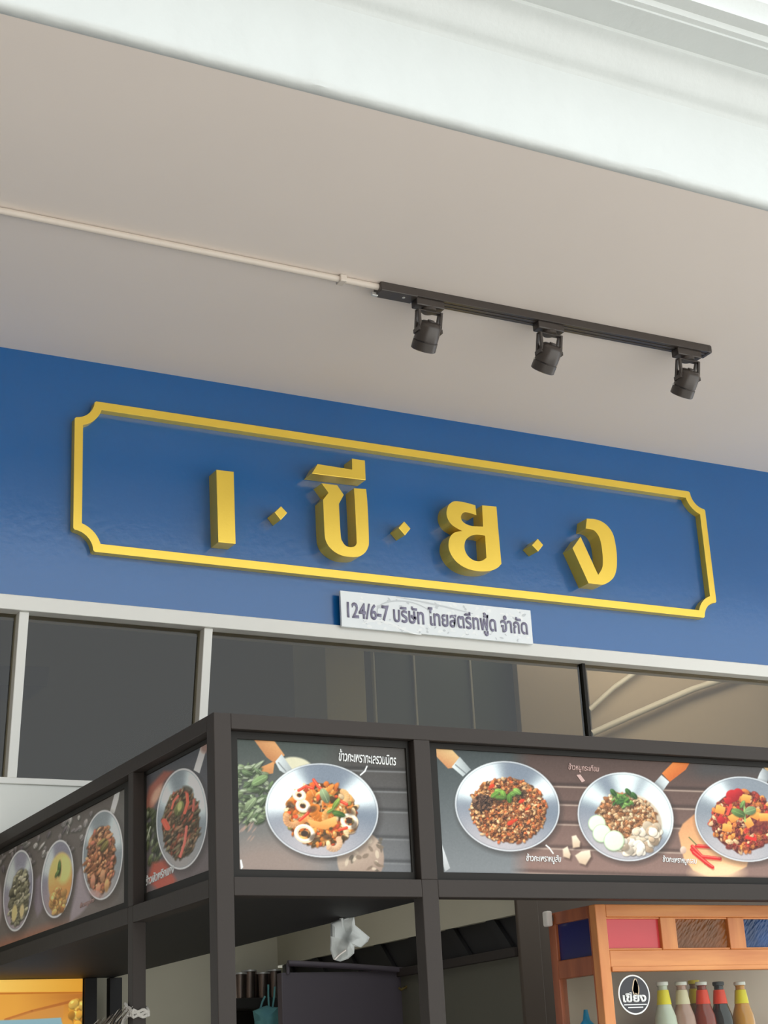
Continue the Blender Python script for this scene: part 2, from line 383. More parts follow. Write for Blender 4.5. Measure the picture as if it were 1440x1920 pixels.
letter('letter', [(854.8, 939.6), (872.5, 942.2), (891.3, 947.4, K), (893.3, 966.1, K), (882.9, 962.5), (872.5, 960.4), (866.8, 963), (864.2, 969.8), (867.3, 977.6), (875.6, 983.3), (887, 986.5),
                  (905.8, 987.5, K), (904, 947.4, K), (930.8, 950, K), (933.4, 983.3, K), (940.2, 1057.3, K), (932.9, 1064.6), (922.5, 1069.3), (907.9, 1071.4), (889.2, 1069.8), (872.5, 1064.6),
                  (857.9, 1055.2), (847.5, 1042.7), (841.8, 1029.2), (841.3, 1016.7), (843.9, 1007.3), (850.6, 999.5), (860, 996.4), (866.8, 995.3, K), (857.9, 991.1), (846.5, 983.3),
                  (839.2, 971.9), (837.3, 960.4), (840.2, 949), (846.5, 942.2)], 'gold double-bowled letter, third from the left',
       [(903.8, 1003.1), (909.5, 1004.7, K), (912.1, 1045.8, K), (904.8, 1051), (896.5, 1052.3), (887.1, 1050), (877.7, 1042.7), (872, 1032.3), (870.9, 1021.9), (873.5, 1012.5), (880.8, 1005.7), (891.3, 1002.6)])
letter('letter', [(1100.3, 972.2, K), (1115.8, 973.6), (1129.4, 978.5), (1141.1, 988.2), (1149.9, 1002.8), (1154.7, 1024.2), (1156.7, 1043.6), (1156.2, 1065), (1151.8, 1080.6), (1143.1, 1090.3),
                  (1131.4, 1096.1), (1120.6, 1095.5), (1103.7, 1093.7, K), (1073.5, 1027.6, K), (1088.6, 1006.2, K), (1121.7, 1078.1, K), (1129, 1065), (1130.4, 1051.4), (1129, 1031.9), (1126, 1014.4),
                  (1120.7, 1001.8), (1111.9, 993.5), (1098.3, 991.1, K)], 'gold hooked letter, last on the right')
for d in ([(527, 949), (538.9, 961.6), (526.6, 975), (515.1, 960.5)], [(758, 977.4), (769.9, 991), (759.5, 1003.8), (747.2, 989.7)], [(1008.4, 1010), (1018.8, 1021.8), (1009.3, 1034), (997.5, 1021.8)]):
    letter('diamond_stud', [(*p, K) for p in d], None)

# ------------------------------------------------------------------ lettering helper
def text_mesh(body, name, mat, parent, o, ux, uz, nrm, width, height=None, bold=0.0, depth=0.0008, shear=0.0, anchor=0.0):
    cu = bpy.data.curves.new('lettering_curve', 'FONT'); cu.body = body; cu.size = 1; cu.offset = bold; cu.extrude = 0.0; cu.shear = shear; cu.resolution_u = 3
    ob = bpy.data.objects.new('lettering_tmp', cu); C.objects.link(ob)
    dg = bpy.context.evaluated_depsgraph_get(); me = bpy.data.meshes.new_from_object(ob.evaluated_get(dg))
    bpy.data.objects.remove(ob); bpy.data.curves.remove(cu)
    co = np.empty(len(me.vertices) * 3); me.vertices.foreach_get('co', co); co = co.reshape(-1, 3)
    x0, x1 = co[:, 0].min(), co[:, 0].max(); y0, y1 = co[:, 1].min(), co[:, 1].max()
    s = width / (x1 - x0); sv = (height / (y1 - y0)) if height else s
    P3 = np.array(o)[None] + np.outer((co[:, 0] - x0) * s, ux) + np.outer((co[:, 1] - y0) * sv, uz) + np.array(nrm)[None] * depth
    me.vertices.foreach_set('co', P3.ravel()); me.update(); me.materials.clear(); me.materials.append(mat); me.name = name
    ob = bpy.data.objects.new(name, me); C.objects.link(ob); ob.parent = parent
    off = Vector((0, 0, 0)); q = parent
    while q is not None: off += q.location; q = q.parent
    me.transform(Matrix.Translation(-off))
    sd = ob.modifiers.new('thick', 'SOLIDIFY'); sd.thickness = 0.0006
    return ob

# ------------------------------------------------------------------ address plate
YP = -0.030
pa = at(638, 1107, 1, YP); pb = at(1000, 1208, 1, YP)
plate = thing('address_plate', ((pa[0] + pb[0]) / 2, YP, pb[2]), 'white printed address plate below the sign, overlapping the white rail', 'plate')
MB().box(pa[0], pb[0], YP, YP + 0.010, pb[2], pa[2]).build('panel', M['plate'], plate, 0.001)
MB().box(pa[0] + 0.02, pb[0] - 0.02, YP + 0.010, 0.0, zf[0] - 0.0 + 0.005, pa[2] - 0.01).build('mounting_strip', M['white_alu'], plate)
W = pb[0] - pa[0]; H = pa[2] - pb[2]
pat = MB(); pat2 = MB()
def blob(mb, cx, cz, rx, rz, rot, y, n=10, irr=0.25):
    ring_ = []
    for i in range(n):
        a = 2 * PI * i / n; r = 1 + random.uniform(-irr, irr)
        u, v = rx * r * math.cos(a), rz * r * math.sin(a)
        ring_.append((cx + u * math.cos(rot) - v * math.sin(rot), y, cz + u * math.sin(rot) + v * math.cos(rot)))
    mb.add([(cx, y, cz)] + ring_, [(0, 1 + i, 1 + (i + 1) % n) for i in range(n)])
for i in range(120):
    u = random.uniform(0.10, 0.99); e = random.choice([random.uniform(0.04, 0.34), random.uniform(0.62, 0.93)]) if u < 0.92 else random.uniform(0.05, 0.95)
    blob(pat if i % 3 else pat2, pa[0] + W * u, pb[2] + H * e, W * random.uniform(0.004, 0.016), H * random.uniform(0.015, 0.045), random.uniform(-1, 1), YP - 0.0003 - i * 4e-6)
def ribbon(mb, pts, wd, y):
    v = []
    for i, p in enumerate(pts):
        a = np.array(pts[max(i - 1, 0)]); b = np.array(pts[min(i + 1, len(pts) - 1)]); t_ = b - a; t_ = t_ / np.linalg.norm(t_)
        nn = np.array([-t_[1], t_[0]]) * wd * (0.35 + 0.65 * math.sin(PI * (i + 0.5) / len(pts)))
        v += [(p[0] + nn[0], y, p[1] + nn[1]), (p[0] - nn[0], y, p[1] - nn[1])]
    mb.add(v, [(2 * i, 2 * i + 2, 2 * i + 3, 2 * i + 1) for i in range(len(pts) - 1)])
ribbon(pat2, [(pa[0] + W * (0.28 + 0.40 * s), pb[2] + H * (0.98 - 0.16 * s - 0.10 * s * s)) for s in np.linspace(0, 1, 14)], H * 0.025, YP - 0.00084)
ribbon(pat, [(pa[0] + W * (0.10 + 0.30 * s), pb[2] + H * (0.12 + 0.14 * math.sin(5 * s))) for s in np.linspace(0, 1, 16)], H * 0.03, YP - 0.00088)
ribbon(pat2, [(pa[0] + W * (0.32 + 0.14 * math.cos(a)), pb[2] + H * (0.52 + 0.36 * math.sin(a))) for a in np.linspace(0.2, 3.9, 22)], H * 0.02, YP - 0.00092)
for o in (pat.build('white_pattern', M['plate_pattern'], plate), pat2.build('grey_pattern', M['plate_shade'], plate)): o['kind'] = 'stuff'
tl = at(651, 1155, 1, YP); tr = at(990, 1190, 1, YP)
zt = (at(651, 1155, 1, YP)[2] + at(740, 1164, 1, YP)[2]) / 2
text_mesh('124/6-7 บริษัท ไทยสตรีทฟู้ด จำกัด', 'lettering', M['letter_grey'], plate, (tl[0], YP, zt - 0.022), (1, 0, 0), (0, 0, 1), (0, -1, 0), tr[0] - tl[0], 0.078, bold=0.024, depth=0.0020)

# ------------------------------------------------------------------ conduit and light track
XT0 = at(705, 538, 2, ZS)[0] ; XT1 = at(1320, 655, 2, ZS)[0]
YT = -0.768
def ytr(x): return YT - 0.017 * (x - XT0) / (XT1 - XT0)
cond = thing('cable_conduit', (0.5, YT, ZS - 0.006), 'thin white conduit running along the soffit to the black track', 'conduit')
MB().tube([(X0, YT - 0.004, ZS - 0.0098), (XT0 + 0.005, YT - 0.004, ZS - 0.0098)], 0.0095, 12).build('pipe', M['conduit'], cond)
for px in (638, -300):
    xc = at(px, 520, 2, ZS)[0] if px == 638 else at(px, 400, 2, ZS)[0]
    MB().box(xc - 0.010, xc + 0.010, YT - 0.020, YT + 0.012, ZS - 0.0215, ZS - 0.0005).build('clip', M['conduit'], cond, 0.003)
track = thing('light_track', (XT0, YT, ZS - 0.02), 'black metal light track screwed to the soffit above the sign', 'track')
pt = [(-0.0165, 0), (-0.0165, -0.019), (-0.008, -0.019), (-0.008, -0.013), (-0.004, -0.013), (-0.004, -0.019), (0.004, -0.019), (0.004, -0.013), (0.008, -0.013), (0.008, -0.019), (0.0165, -0.019), (0.0165, 0)]
MB().poly([(XT0, YT + a * 1.35, ZS + b * 1.25 - 0.0005) for a, b in pt], (XT1 - XT0, 0, 0)).build('rail', M['black_metal'], track, 0.0008)
MB().box(XT0 - 0.004, XT0 + 0.11, YT - 0.0235, YT + 0.0235, ZS - 0.0275, ZS - 0.001).build('feed_box', M['black_metal'], track, 0.002)
MB().box(XT1 - 0.012, XT1 + 0.004, YT - 0.0235, YT + 0.0235, ZS - 0.026, ZS - 0.001).build('end_cap', M['black_metal'], track, 0.004)
MB().lathe([(0.0005, -0.0015), (0.0045, -0.001), (0.0045, 0)], 10, Matrix.Translation((XT0 + 0.075, YT - 0.004, ZS - 0.0275))).build('screw', M['screw'], track)
MB().box(XT0 - 0.016, XT0 + 0.002, YT + 0.008, YT + 0.018, ZS - 0.030, ZS - 0.020).build('earth_tab', M['screw'], track, 0.001)
track.rotation_euler.z = -0.017 / (XT1 - XT0)
def spot(px, py, axis_to, label):
    """head hanging from the track; (px, py) = left end of adapter underside"""
    xa = px; L0 = 0.090; YT = ytr(xa)
    r = thing('track_spotlight', (xa + L0 / 2, YT, ZS - 0.025), label, 'spotlight', 'black spotlights on the ceiling track')
    zt_ = ZS - 0.0245
    MB().box(xa, xa + L0, YT - 0.0165, YT + 0.0165, zt_ - 0.022, zt_ + 0.001).build('adapter', M['black_metal'], r, 0.003)
    xc = xa + L0 * 0.52
    MB().lathe([(0.020, -0.009), (0.021, -0.001), (0.021, 0)], 20, Matrix.Translation((xc, YT, zt_ - 0.022))).build('swivel', M['black_metal'], r)
    # yoke: two arms from a cross plate down to the pivot
    zc = zt_ - 0.0310; hw = 0.041
    zp = zc - 0.055                       # pivot height
    ctr = Vector((xc, YT + 0.012, zp))
    yk = MB().box(xc - hw, xc + hw, YT - 0.008, YT + 0.008, zc - 0.0025, zc + 0.0015)
    for s in (-1, 1):
        for e in (-1, 1):
            a = Vector((xc + s * (hw - 0.002), YT + e * 0.0065, zc)); b = Vector((xc + s * (hw - 0.006), YT + 0.012 + e * 0.013, zp + 0.002))
            yk.poly([a + Vector((0, -0.0042, 0)), a + Vector((0, 0.0042, 0)), b + Vector((0, 0.0046, 0)), b + Vector((0, -0.0046, 0))], (s * -0.0065, 0, 0))
        yk.box(xc + s * (hw - 0.006) - 0.0035, xc + s * (hw - 0.006) + 0.0035, YT + 0.012 - 0.016, YT + 0.012 + 0.016, zp - 0.006, zp + 0.006)
    yk.build('yoke', M['black_metal'], r, 0.0006)
    ax = Vector(axis_to).normalized()
    Mx = Matrix.Translation(ctr) @ ax.to_track_quat('Z', 'Y').to_matrix().to_4x4()
    R = 0.0345
    MB().lathe([(0.006, -0.033), (0.010, -0.033), (0.010, -0.029), (0.023, -0.028), (0.030, -0.024), (R, -0.016), (R, 0.024), (R - 0.0018, 0.025), (R - 0.0018, 0.027), (R + 0.001, 0.028), (R + 0.001, 0.052), (R - 0.002, 0.054), (R - 0.004, 0.050), (R - 0.006, 0.044), (0.004, 0.040)], 40, Mx).build('lamp_head', M['black_metal'], r)
    for q in range(5):
        an = 2 * PI * q / 5 + 0.5
        Ms = Mx @ Matrix.Rotation(an, 4, 'Z') @ Matrix.Translation((R + 0.0004, 0, 0.0265))
        mb = MB(); vv = [Ms @ Vector(p) for p in ((-0.001, -0.009, -0.0012), (-0.001, 0.009, -0.0012), (-0.001, 0.009, 0.0012), (-0.001, -0.009, 0.0012), (0.0009, -0.009, -0.0012), (0.0009, 0.009, -0.0012), (0.0009, 0.009, 0.0012), (0.0009, -0.009, 0.0012))]
        if q % 2 == 0: mb.add(vv, [(0, 1, 2, 3), (4, 7, 6, 5), (0, 4, 5, 1), (1, 5, 6, 2), (2, 6, 7, 3), (3, 7, 4, 0)]).build('vent_slot', M['grey_metal'] if q == 0 else M['black_board'], r)
    return r
def tx(px): px += 17; return at(px, 560 + (px - 770) * 0.2, 2, ZS - 0.045)[0]
spot(tx(771), 0, (0.0, 0.63, -0.77), 'black track spotlight nearest the white conduit')
spot(tx(998), 0, (-0.08, 0.66, -0.75), 'black track spotlight in the middle of the track')
spot(tx(1257), 0, (-0.04, 0.64, -0.76), 'black track spotlight at the far right end of the track')

# ------------------------------------------------------------------ painter for the printed menu pictures
SS = 1.5
class Canvas:
    def __init__(s, x0, y0, x1, y1):
        s.x0, s.y0 = x0, y0; s.w = int((x1 - x0) * SS) + 1; s.h = int((y1 - y0) * SS) + 1
        s.a = np.zeros((s.h, s.w, 3)); yy, xx = np.mgrid[0:s.h, 0:s.w]; s.X = x0 + xx / SS; s.Y = y0 + yy / SS
    def win(s, xa, ya, xb, yb):
        i0 = max(int((ya - s.y0) * SS) - 1, 0); i1 = min(int((yb - s.y0) * SS) + 2, s.h)
        j0 = max(int((xa - s.x0) * SS) - 1, 0); j1 = min(int((xb - s.x0) * SS) + 2, s.w)
        return (slice(i0, i1), slice(j0, j1)) if i1 > i0 and j1 > j0 else None
    def put(s, w_, al, col):
        al = np.clip(al, 0, 1)[..., None]; s.a[w_] = s.a[w_] * (1 - al) + np.asarray(col, float) * al
    def ell(s, cx, cy, rx, ry, rot, col, soft=1.0, al=1.0, col2=None, ld=(-0.5, -0.8)):
        R = max(rx, ry) + soft + 1; w_ = s.win(cx - R, cy - R, cx + R, cy + R)
        if not w_: return
        dx = s.X[w_] - cx; dy = s.Y[w_] - cy; c, q = math.cos(rot), math.sin(rot)
        u = (dx * c + dy * q) / rx; v = (-dx * q + dy * c) / ry; d = np.sqrt(u * u + v * v)
        a = np.clip((1 - d) * min(rx, ry) / soft + 0.5, 0, 1) * al
        if col2 is not None:
            f = np.clip(0.5 + 0.5 * (dx * ld[0] + dy * ld[1]) / max(min(rx, ry), 1e-3), 0, 1)[..., None]
            col = np.asarray(col2, float) * (1 - f) + np.asarray(col, float) * f
        s.put(w_, a, col)
    def ringl(s, cx, cy, rx, ry, rot, wd, col, al=1.0):
        R = max(rx, ry) + wd + 2; w_ = s.win(cx - R, cy - R, cx + R, cy + R)
        if not w_: return
        dx = s.X[w_] - cx; dy = s.Y[w_] - cy; c, q = math.cos(rot), math.sin(rot)
        u = (dx * c + dy * q) / rx; v = (-dx * q + dy * c) / ry; d = np.abs(np.sqrt(u * u + v * v) - 1) * math.sqrt(rx * ry)
        s.put(w_, np.clip(wd / 2 - d + 0.5, 0, 1) * al, col)
    def poly(s, pts, col, soft=1.2, al=1.0, col2=None, grad=(0, 1)):
        pts = np.array(pts, float); xa, ya = pts.min(0) - soft - 1; xb, yb = pts.max(0) + soft + 1
        w_ = s.win(xa, ya, xb, yb)
        if not w_: return
        X, Y = s.X[w_], s.Y[w_]; ins = np.zeros(X.shape, bool); dm = np.full(X.shape, 1e9)
        for i in range(len(pts)):
            ax_, ay_ = pts[i]; bx_, by_ = pts[(i + 1) % len(pts)]
            cnd = ((ay_ > Y) != (by_ > Y)) & (X < (bx_ - ax_) * (Y - ay_) / ((by_ - ay_) or 1e-9) + ax_); ins ^= cnd
            ex, ey = bx_ - ax_, by_ - ay_; tt = np.clip(((X - ax_) * ex + (Y - ay_) * ey) / (ex * ex + ey * ey + 1e-9), 0, 1)
            dm = np.minimum(dm, np.hypot(X - ax_ - tt * ex, Y - ay_ - tt * ey))
        sd = np.where(ins, dm, -dm)
        if col2 is not None:
            g = X * grad[0] + Y * grad[1]; lo = (pts @ np.array(grad)).min(); hi = (pts @ np.array(grad)).max()
            f = np.clip((g - lo) / (hi - lo), 0, 1)[..., None]; col = np.asarray(col, float) * (1 - f) + np.asarray(col2, float) * f
        s.put(w_, np.clip(sd / soft + 0.5, 0, 1) * al, col)
    def line(s, pts, wd, col, al=1.0):
        for (ax_, ay_), (bx_, by_) in zip(pts[:-1], pts[1:]):
            w_ = s.win(min(ax_, bx_) - wd - 2, min(ay_, by_) - wd - 2, max(ax_, bx_) + wd + 2, max(ay_, by_) + wd + 2)
            if not w_: continue
            X, Y = s.X[w_], s.Y[w_]; ex, ey = bx_ - ax_, by_ - ay_; tt = np.clip(((X - ax_) * ex + (Y - ay_) * ey) / (ex * ex + ey * ey + 1e-9), 0, 1)
            d = np.hypot(X - ax_ - tt * ex, Y - ay_ - tt * ey); s.put(w_, np.clip((wd / 2 - d) + 0.5, 0, 1) * al, col)
    def noise(s, amp, sc=6):
        n = rng.normal(0, 1, (s.h // sc + 3, s.w // sc + 3)); i = np.arange(s.h) / sc; j = np.arange(s.w) / sc
        i0 = i.astype(int); j0 = j.astype(int); fi = (i - i0)[:, None]; fj = (j - j0)[None]
        g = n[i0][:, j0] * (1 - fi) * (1 - fj) + n[i0 + 1][:, j0] * fi * (1 - fj) + n[i0][:, j0 + 1] * (1 - fi) * fj + n[i0 + 1][:, j0 + 1] * fi * fj
        s.a += g[..., None] * amp
def pan(cv, cx, cy, rx, ry, rot, hi=((-2.6, 0.55), (-0.75, 0.42)), base=(116, 126, 138), bright=(228, 238, 238), low=(196, 186, 186), depth=0.70, dim=1.0):
    """spun aluminium pan: rim, sloping wall with bright sectors, flat bottom"""
    R = max(rx, ry) + 4; w_ = cv.win(cx - R, cy - R, cx + R, cy + R)
    if not w_: return
    cv.ell(cx + 3, cy + 5, rx + 3, ry + 3, rot, (40, 36, 34), soft=10, al=0.45)
    dx = cv.X[w_] - cx; dy = cv.Y[w_] - cy; c, q = math.cos(rot), math.sin(rot)
    u = (dx * c + dy * q) / rx; v = (-dx * q + dy * c) / ry; d = np.sqrt(u * u + v * v); an = np.arctan2(v, u)
    col = np.ones(d.shape + (3,)) * np.array(base, float)
    for a0, sg in hi:
        dd = np.abs((an - a0 + PI) % (2 * PI) - PI); f = (1 / (1 + np.exp((dd - sg) * 14)))[..., None] * np.clip((d - depth * 0.55) * 5, 0, 1)[..., None]
        col = col * (1 - f) + np.array(bright, float) * f
    f = (np.clip(np.sin(an), 0, 1) ** 1.2)[..., None] * 0.75; col = col * (1 - f) + np.array(low, float) * f
    f = np.clip((depth - d) * 6, 0, 1)[..., None] * 0.5; col = col * (1 - f) + np.array([165, 170, 172.]) * f
    col += rng.normal(0, 3, d.shape)[..., None]
    a = np.clip((1 - d) * min(rx, ry) + 0.5, 0, 1)
    cv.put(w_, a, col * dim)
    cv.ringl(cx, cy, rx - 1.2, ry - 1.2, rot, 2.4, np.array([202, 206, 208.]) * dim, 0.85); cv.ringl(cx, cy, rx - 3.6, ry - 3.6, rot, 1.2, np.array([112, 118, 124.]) * dim, 0.5)
def chunks(cv, cx, cy, rx, ry, rot, n, pal, s0, s1, el=1.6, dark=0.45, wts=None, ang=None, jag=0.04):
    cv.ell(cx, cy, rx, ry, rot, np.array(pal[0]) * dark, soft=3)
    c, q = math.cos(rot), math.sin(rot)
    for i in range(n):
        r = math.sqrt(random.random()) * (1 + random.uniform(-jag, jag)); a = random.uniform(0, 2 * PI); u, v = rx * r * math.cos(a), ry * r * math.sin(a)
        x = cx + u * c - v * q; y = cy + u * q + v * c
        col = np.array(random.choices(pal, wts)[0], float) * random.uniform(0.82, 1.12); sz = random.uniform(s0, s1); th = random.uniform(0, PI) if ang is None else ang + random.uniform(-0.4, 0.4)
        e = random.uniform(1, el)
        cv.ell(x + 0.8, y + 1.2, sz * e + 0.7, sz + 0.7, th, np.array(pal[0]) * 0.35, soft=1.6, al=0.4)
        cv.ell(x, y, sz * e, sz, th, col * 1.1, soft=1.4, col2=col * 0.8)
        if random.random() < 0.2: cv.ell(x - sz * 0.3, y - sz * 0.4, sz * 0.4, sz * 0.25, th, np.clip(col * 1.45 + 20, 0, 255), soft=1, al=0.7)
def grit(cv, cx, cy, rx, ry, amp=22, warm=(1.1, 0.9, 0.7)):
    w_ = cv.win(cx - rx, cy - ry, cx + rx, cy + ry)
    if not w_: return
    d = np.hypot((cv.X[w_] - cx) / rx, (cv.Y[w_] - cy) / ry); g = rng.normal(0, 1, d.shape); g2 = rng.normal(0, 1, (d.shape[0] // 2 + 1, d.shape[1] // 2 + 1)).repeat(2, 0).repeat(2, 1)[:d.shape[0], :d.shape[1]]
    cv.a[w_] += ((g * 0.5 + g2) * amp * np.clip((1 - d) * 12, 0, 1))[..., None] * np.array(warm)
def leaf(cv, x, y, ln, wd, rot, col=(104, 146, 74)):
    cv.ell(x + 1, y + 2, ln, wd, rot, (30, 36, 24), soft=3, al=0.4); cv.ell(x, y, ln, wd, rot, col, soft=1.2, col2=np.array(col) * 0.62)
    c, s_ = math.cos(rot), math.sin(rot); cv.line([(x - ln * c * 0.8, y - ln * s_ * 0.8), (x + ln * c * 0.8, y + ln * s_ * 0.8)], 0.9, np.array(col) * 1.3 + 20, 0.5)
def planks(cv, xl, rows, slope, base_t, base_b, line_c, yt, yb_, xr=9999, soft=14):
    f = np.clip((cv.Y - slope * (cv.X - xl) - yt) / (yb_ - yt), 0, 1)[..., None]; col = np.array(base_t, float) * (1 - f) + np.array(base_b, float) * f
    a = np.clip((cv.X - xl) / soft, 0, 1) * np.clip((xr - cv.X) / soft, 0, 1)
    for r in rows:
        d = cv.Y - slope * (cv.X - xl) - r; g = np.exp(-(d / 1.5) ** 2)[..., None] * 0.8; col = col * (1 - g) + np.array(line_c, float) * g
        g = np.exp(-((d + 5) / 3.5) ** 2)[..., None] * 0.28; col = col * (1 - g)
    cv.put((slice(None), slice(None)), a, col)

def picture(name, cv, ax, val, ua, ub, za, zb, nrm, thick, mat, parent, gain, step=0.0012):
    """flat printed panel: a fine grid whose points carry the print's colours"""
    nu = int(abs(ub - ua) / step) + 1; nv = int(abs(zb - za) / step) + 1
    U, Z = np.meshgrid(np.linspace(ua, ub, nu), np.linspace(za, zb, nv))
    P3 = np.empty(U.shape + (3,)); P3[..., ax] = val; P3[..., 1 - ax] = U; P3[..., 2] = Z
    q = (P3 - EYE) @ ROT.T; PX = 720 + FOC * q[..., 0] / q[..., 2]; PY = 960 + FOC * q[..., 1] / q[..., 2]
    I = np.clip((PY - cv.y0) * SS, 0, cv.h - 1.001); J = np.clip((PX - cv.x0) * SS, 0, cv.w - 1.001)
    i0 = I.astype(int); j0 = J.astype(int); fi = (I - i0)[..., None]; fj = (J - j0)[..., None]; A = cv.a
    col = A[i0, j0] * (1 - fi) * (1 - fj) + A[i0 + 1, j0] * fi * (1 - fj) + A[i0, j0 + 1] * (1 - fi) * fj + A[i0 + 1, j0 + 1] * fi * fj
    col = np.clip(lin(np.clip(col, 0, 255)) * gain, 0, 0.95)
    off = Vector((0, 0, 0)); p_ = parent
    while p_ is not None: off += p_.location; p_ = p_.parent
    V = (P3.reshape(-1, 3) - np.array(off)); idx = np.arange(nu * nv).reshape(nv, nu)
    F = np.stack([idx[:-1, :-1], idx[:-1, 1:], idx[1:, 1:], idx[1:, :-1]], -1).reshape(-1, 4)
    me = bpy.data.meshes.new(name); me.vertices.add(len(V)); me.vertices.foreach_set('co', V.ravel())
    me.loops.add(F.size); me.loops.foreach_set('vertex_index', F.ravel().astype(np.int32)); me.polygons.add(len(F))
    me.polygons.foreach_set('loop_start', np.arange(0, F.size, 4, dtype=np.int32)); me.update(calc_edges=True)
    at_ = me.color_attributes.new('print', 'FLOAT_COLOR', 'POINT'); at_.data.foreach_set('color', np.concatenate([col.reshape(-1, 3), np.ones((len(V), 1))], 1).astype(np.float32).ravel())
    me.materials.append(mat); o = bpy.data.objects.new(name, me); C.objects.link(o); o.parent = parent
    return o

# panel A : seafood stir fry
def paint_a():
    cv = Canvas(425, 1365, 795, 1655); X, Y = cv.X, cv.Y
    f = np.clip((Y - 1385) / 250, 0, 1)[..., None]; cv.a[:] = np.array([62, 70, 66.]) * (1 - f) + np.array([132, 126, 122.]) * f
    planks(cv, 600, [1394, 1443, 1481, 1519, 1570, 1615], 0.03, (62, 58, 54), (110, 112, 114), (128, 130, 130), 1385, 1640, soft=60)
    cv.ell(500, 1640, 90, 60, 0, (150, 128, 116), soft=40, al=0.6)
    cv.poly([(472, 1446), (515, 1427), (512, 1450), (494, 1453)], (206, 148, 92), col2=(176, 120, 74)); cv.ell(556, 1436, 30, 16, 0.2, (202, 198, 170), soft=3)
    for i in range(150):
        x = random.uniform(436, 512); y = random.uniform(1432, 1545)
        if (x - 440) + abs(y - 1490) * 0.75 > 88: continue
        g = random.choice([(134, 150, 112), (104, 124, 88), (164, 176, 146), (82, 98, 70)]); leaf(cv, x, y, random.uniform(5, 13), random.uniform(2.2, 5), random.uniform(-1.4, 0.9), g)
    for i in range(12): cv.ell(random.uniform(444, 480), random.uniform(1545, 1575), 6, 1.4, -0.9, (170, 140, 124), soft=1.5, al=0.6)
    leaf(cv, 487, 1463, 17, 7.5, -0.5, (138, 166, 112)); leaf(cv, 470, 1508, 16, 6, -0.9, (142, 160, 120))
    cv.ell(676, 1610, 44, 52, 0, (186, 168, 148), soft=3, col2=(150, 128, 114)); 
    for i in range(26): cv.ell(random.uniform(650, 715), random.uniform(1572, 1632), random.uniform(3, 8), random.uniform(2, 4), random.uniform(0, 3), random.choice([(92, 84, 72), (206, 190, 166), (120, 104, 88)]), soft=1.5, al=0.8)
    cv.poly([(474, 1384), (512, 1386), (534, 1416), (516, 1432), (500, 1420), (484, 1398)], (214, 160, 106), col2=(172, 116, 72), grad=(-0.5, 0.8))
    cv.poly([(516, 1428), (528, 1414), (549, 1444), (533, 1450), (524, 1444)], (206, 214, 214), col2=(150, 156, 156), grad=(1, 0.2)); cv.line([(522, 1430), (536, 1446)], 2, (120, 124, 126))
    pan(cv, 603.5, 1519.5, 106, 88, 0.12, hi=((-2.75, 0.62), (-0.62, 0.36)), depth=0.6)
    cx, cy = 602, 1527
    pal = [(206, 112, 44), (236, 170, 96), (240, 206, 156), (214, 84, 40), (84, 66, 38), (232, 142, 62), (140, 132, 70)]
    chunks(cv, cx, cy, 67, 58, 0.1, 420, pal, 1.8, 5.2, 2.8, wts=[3, 3, 3, 2, 3, 3, 1])
    def shrimp(x, y, r, a0, col=(232, 150, 84)):
        for k_ in range(9):
            a = a0 + k_ * 0.36; cv.ell(x + r * math.cos(a), y + r * math.sin(a), r * 0.48, r * 0.42, a, col, soft=1.3, col2=np.array(col) * 0.72)
            cv.line([(x + r * 0.65 * math.cos(a), y + r * 0.65 * math.sin(a)), (x + r * 1.4 * math.cos(a), y + r * 1.4 * math.sin(a))], 0.8, (246, 214, 170), 0.5)
    shrimp(592, 1500, 15, 1.4, (240, 140, 56)); shrimp(604, 1513, 19, 0.1, (236, 134, 44)); shrimp(622, 1532, 13, 2.2, (244, 170, 90)); shrimp(575, 1548, 12, 3.4, (240, 156, 84)); shrimp(548, 1535, 12, 0.8, (238, 172, 116)); shrimp(625, 1580, 12, -0.6, (236, 190, 150)); shrimp(640, 1495, 11, -1.4, (236, 182, 120))
    for x, y, r in ((571, 1563, 16), (655, 1540, 13), (568, 1511, 10), (561, 1491, 9)):
        cv.ringl(x, y, r, r * 0.86, 0.4, 8, (228, 206, 176)); cv.ringl(x - 1, y - 1.5, r, r * 0.86, 0.4, 3.5, (250, 240, 222)); cv.ell(x, y, r * 0.45, r * 0.35, 0, (62, 50, 40), soft=2)
    cv.poly([(576, 1536), (600, 1541), (630, 1530), (632, 1545), (610, 1556), (584, 1550)], (240, 190, 112), col2=(206, 136, 66)); 
    for p_ in ([(560, 1482), (574, 1474), (586, 1478)], [(588, 1462), (596, 1474), (604, 1480)], [(562, 1538), (576, 1526), (582, 1518)], [(638, 1502), (650, 1508)], [(636, 1556), (650, 1552)]):
        cv.line(p_, 5.5, (206, 60, 38)); cv.line([(a - 0.6, b - 1.2) for a, b in p_], 1.8, (240, 116, 84))
    leaf(cv, 609, 1492, 15, 8, 1.15, (150, 168, 124)); leaf(cv, 630, 1507, 12, 4.5, -1.0, (138, 168, 74)); leaf(cv, 635, 1526, 13, 5.5, 0.3, (78, 116, 52)); leaf(cv, 620, 1520, 8, 3, -0.5, (120, 150, 70))
    for x, y in ((545, 1510), (585, 1517), (656, 1522), (588, 1570), (664, 1548), (612, 1568)): cv.ell(x, y, 9, 6, random.uniform(0, 3), (66, 52, 40), soft=4, al=0.7)
    cv.poly([(450, 1612), (453, 1612), (456, 1626), (452, 1631)], (226, 228, 226)); cv.line([(688, 1437), (684, 1446), (676, 1453)], 2.6, (232, 236, 236))
    cv.noise(1.6, 3); return cv
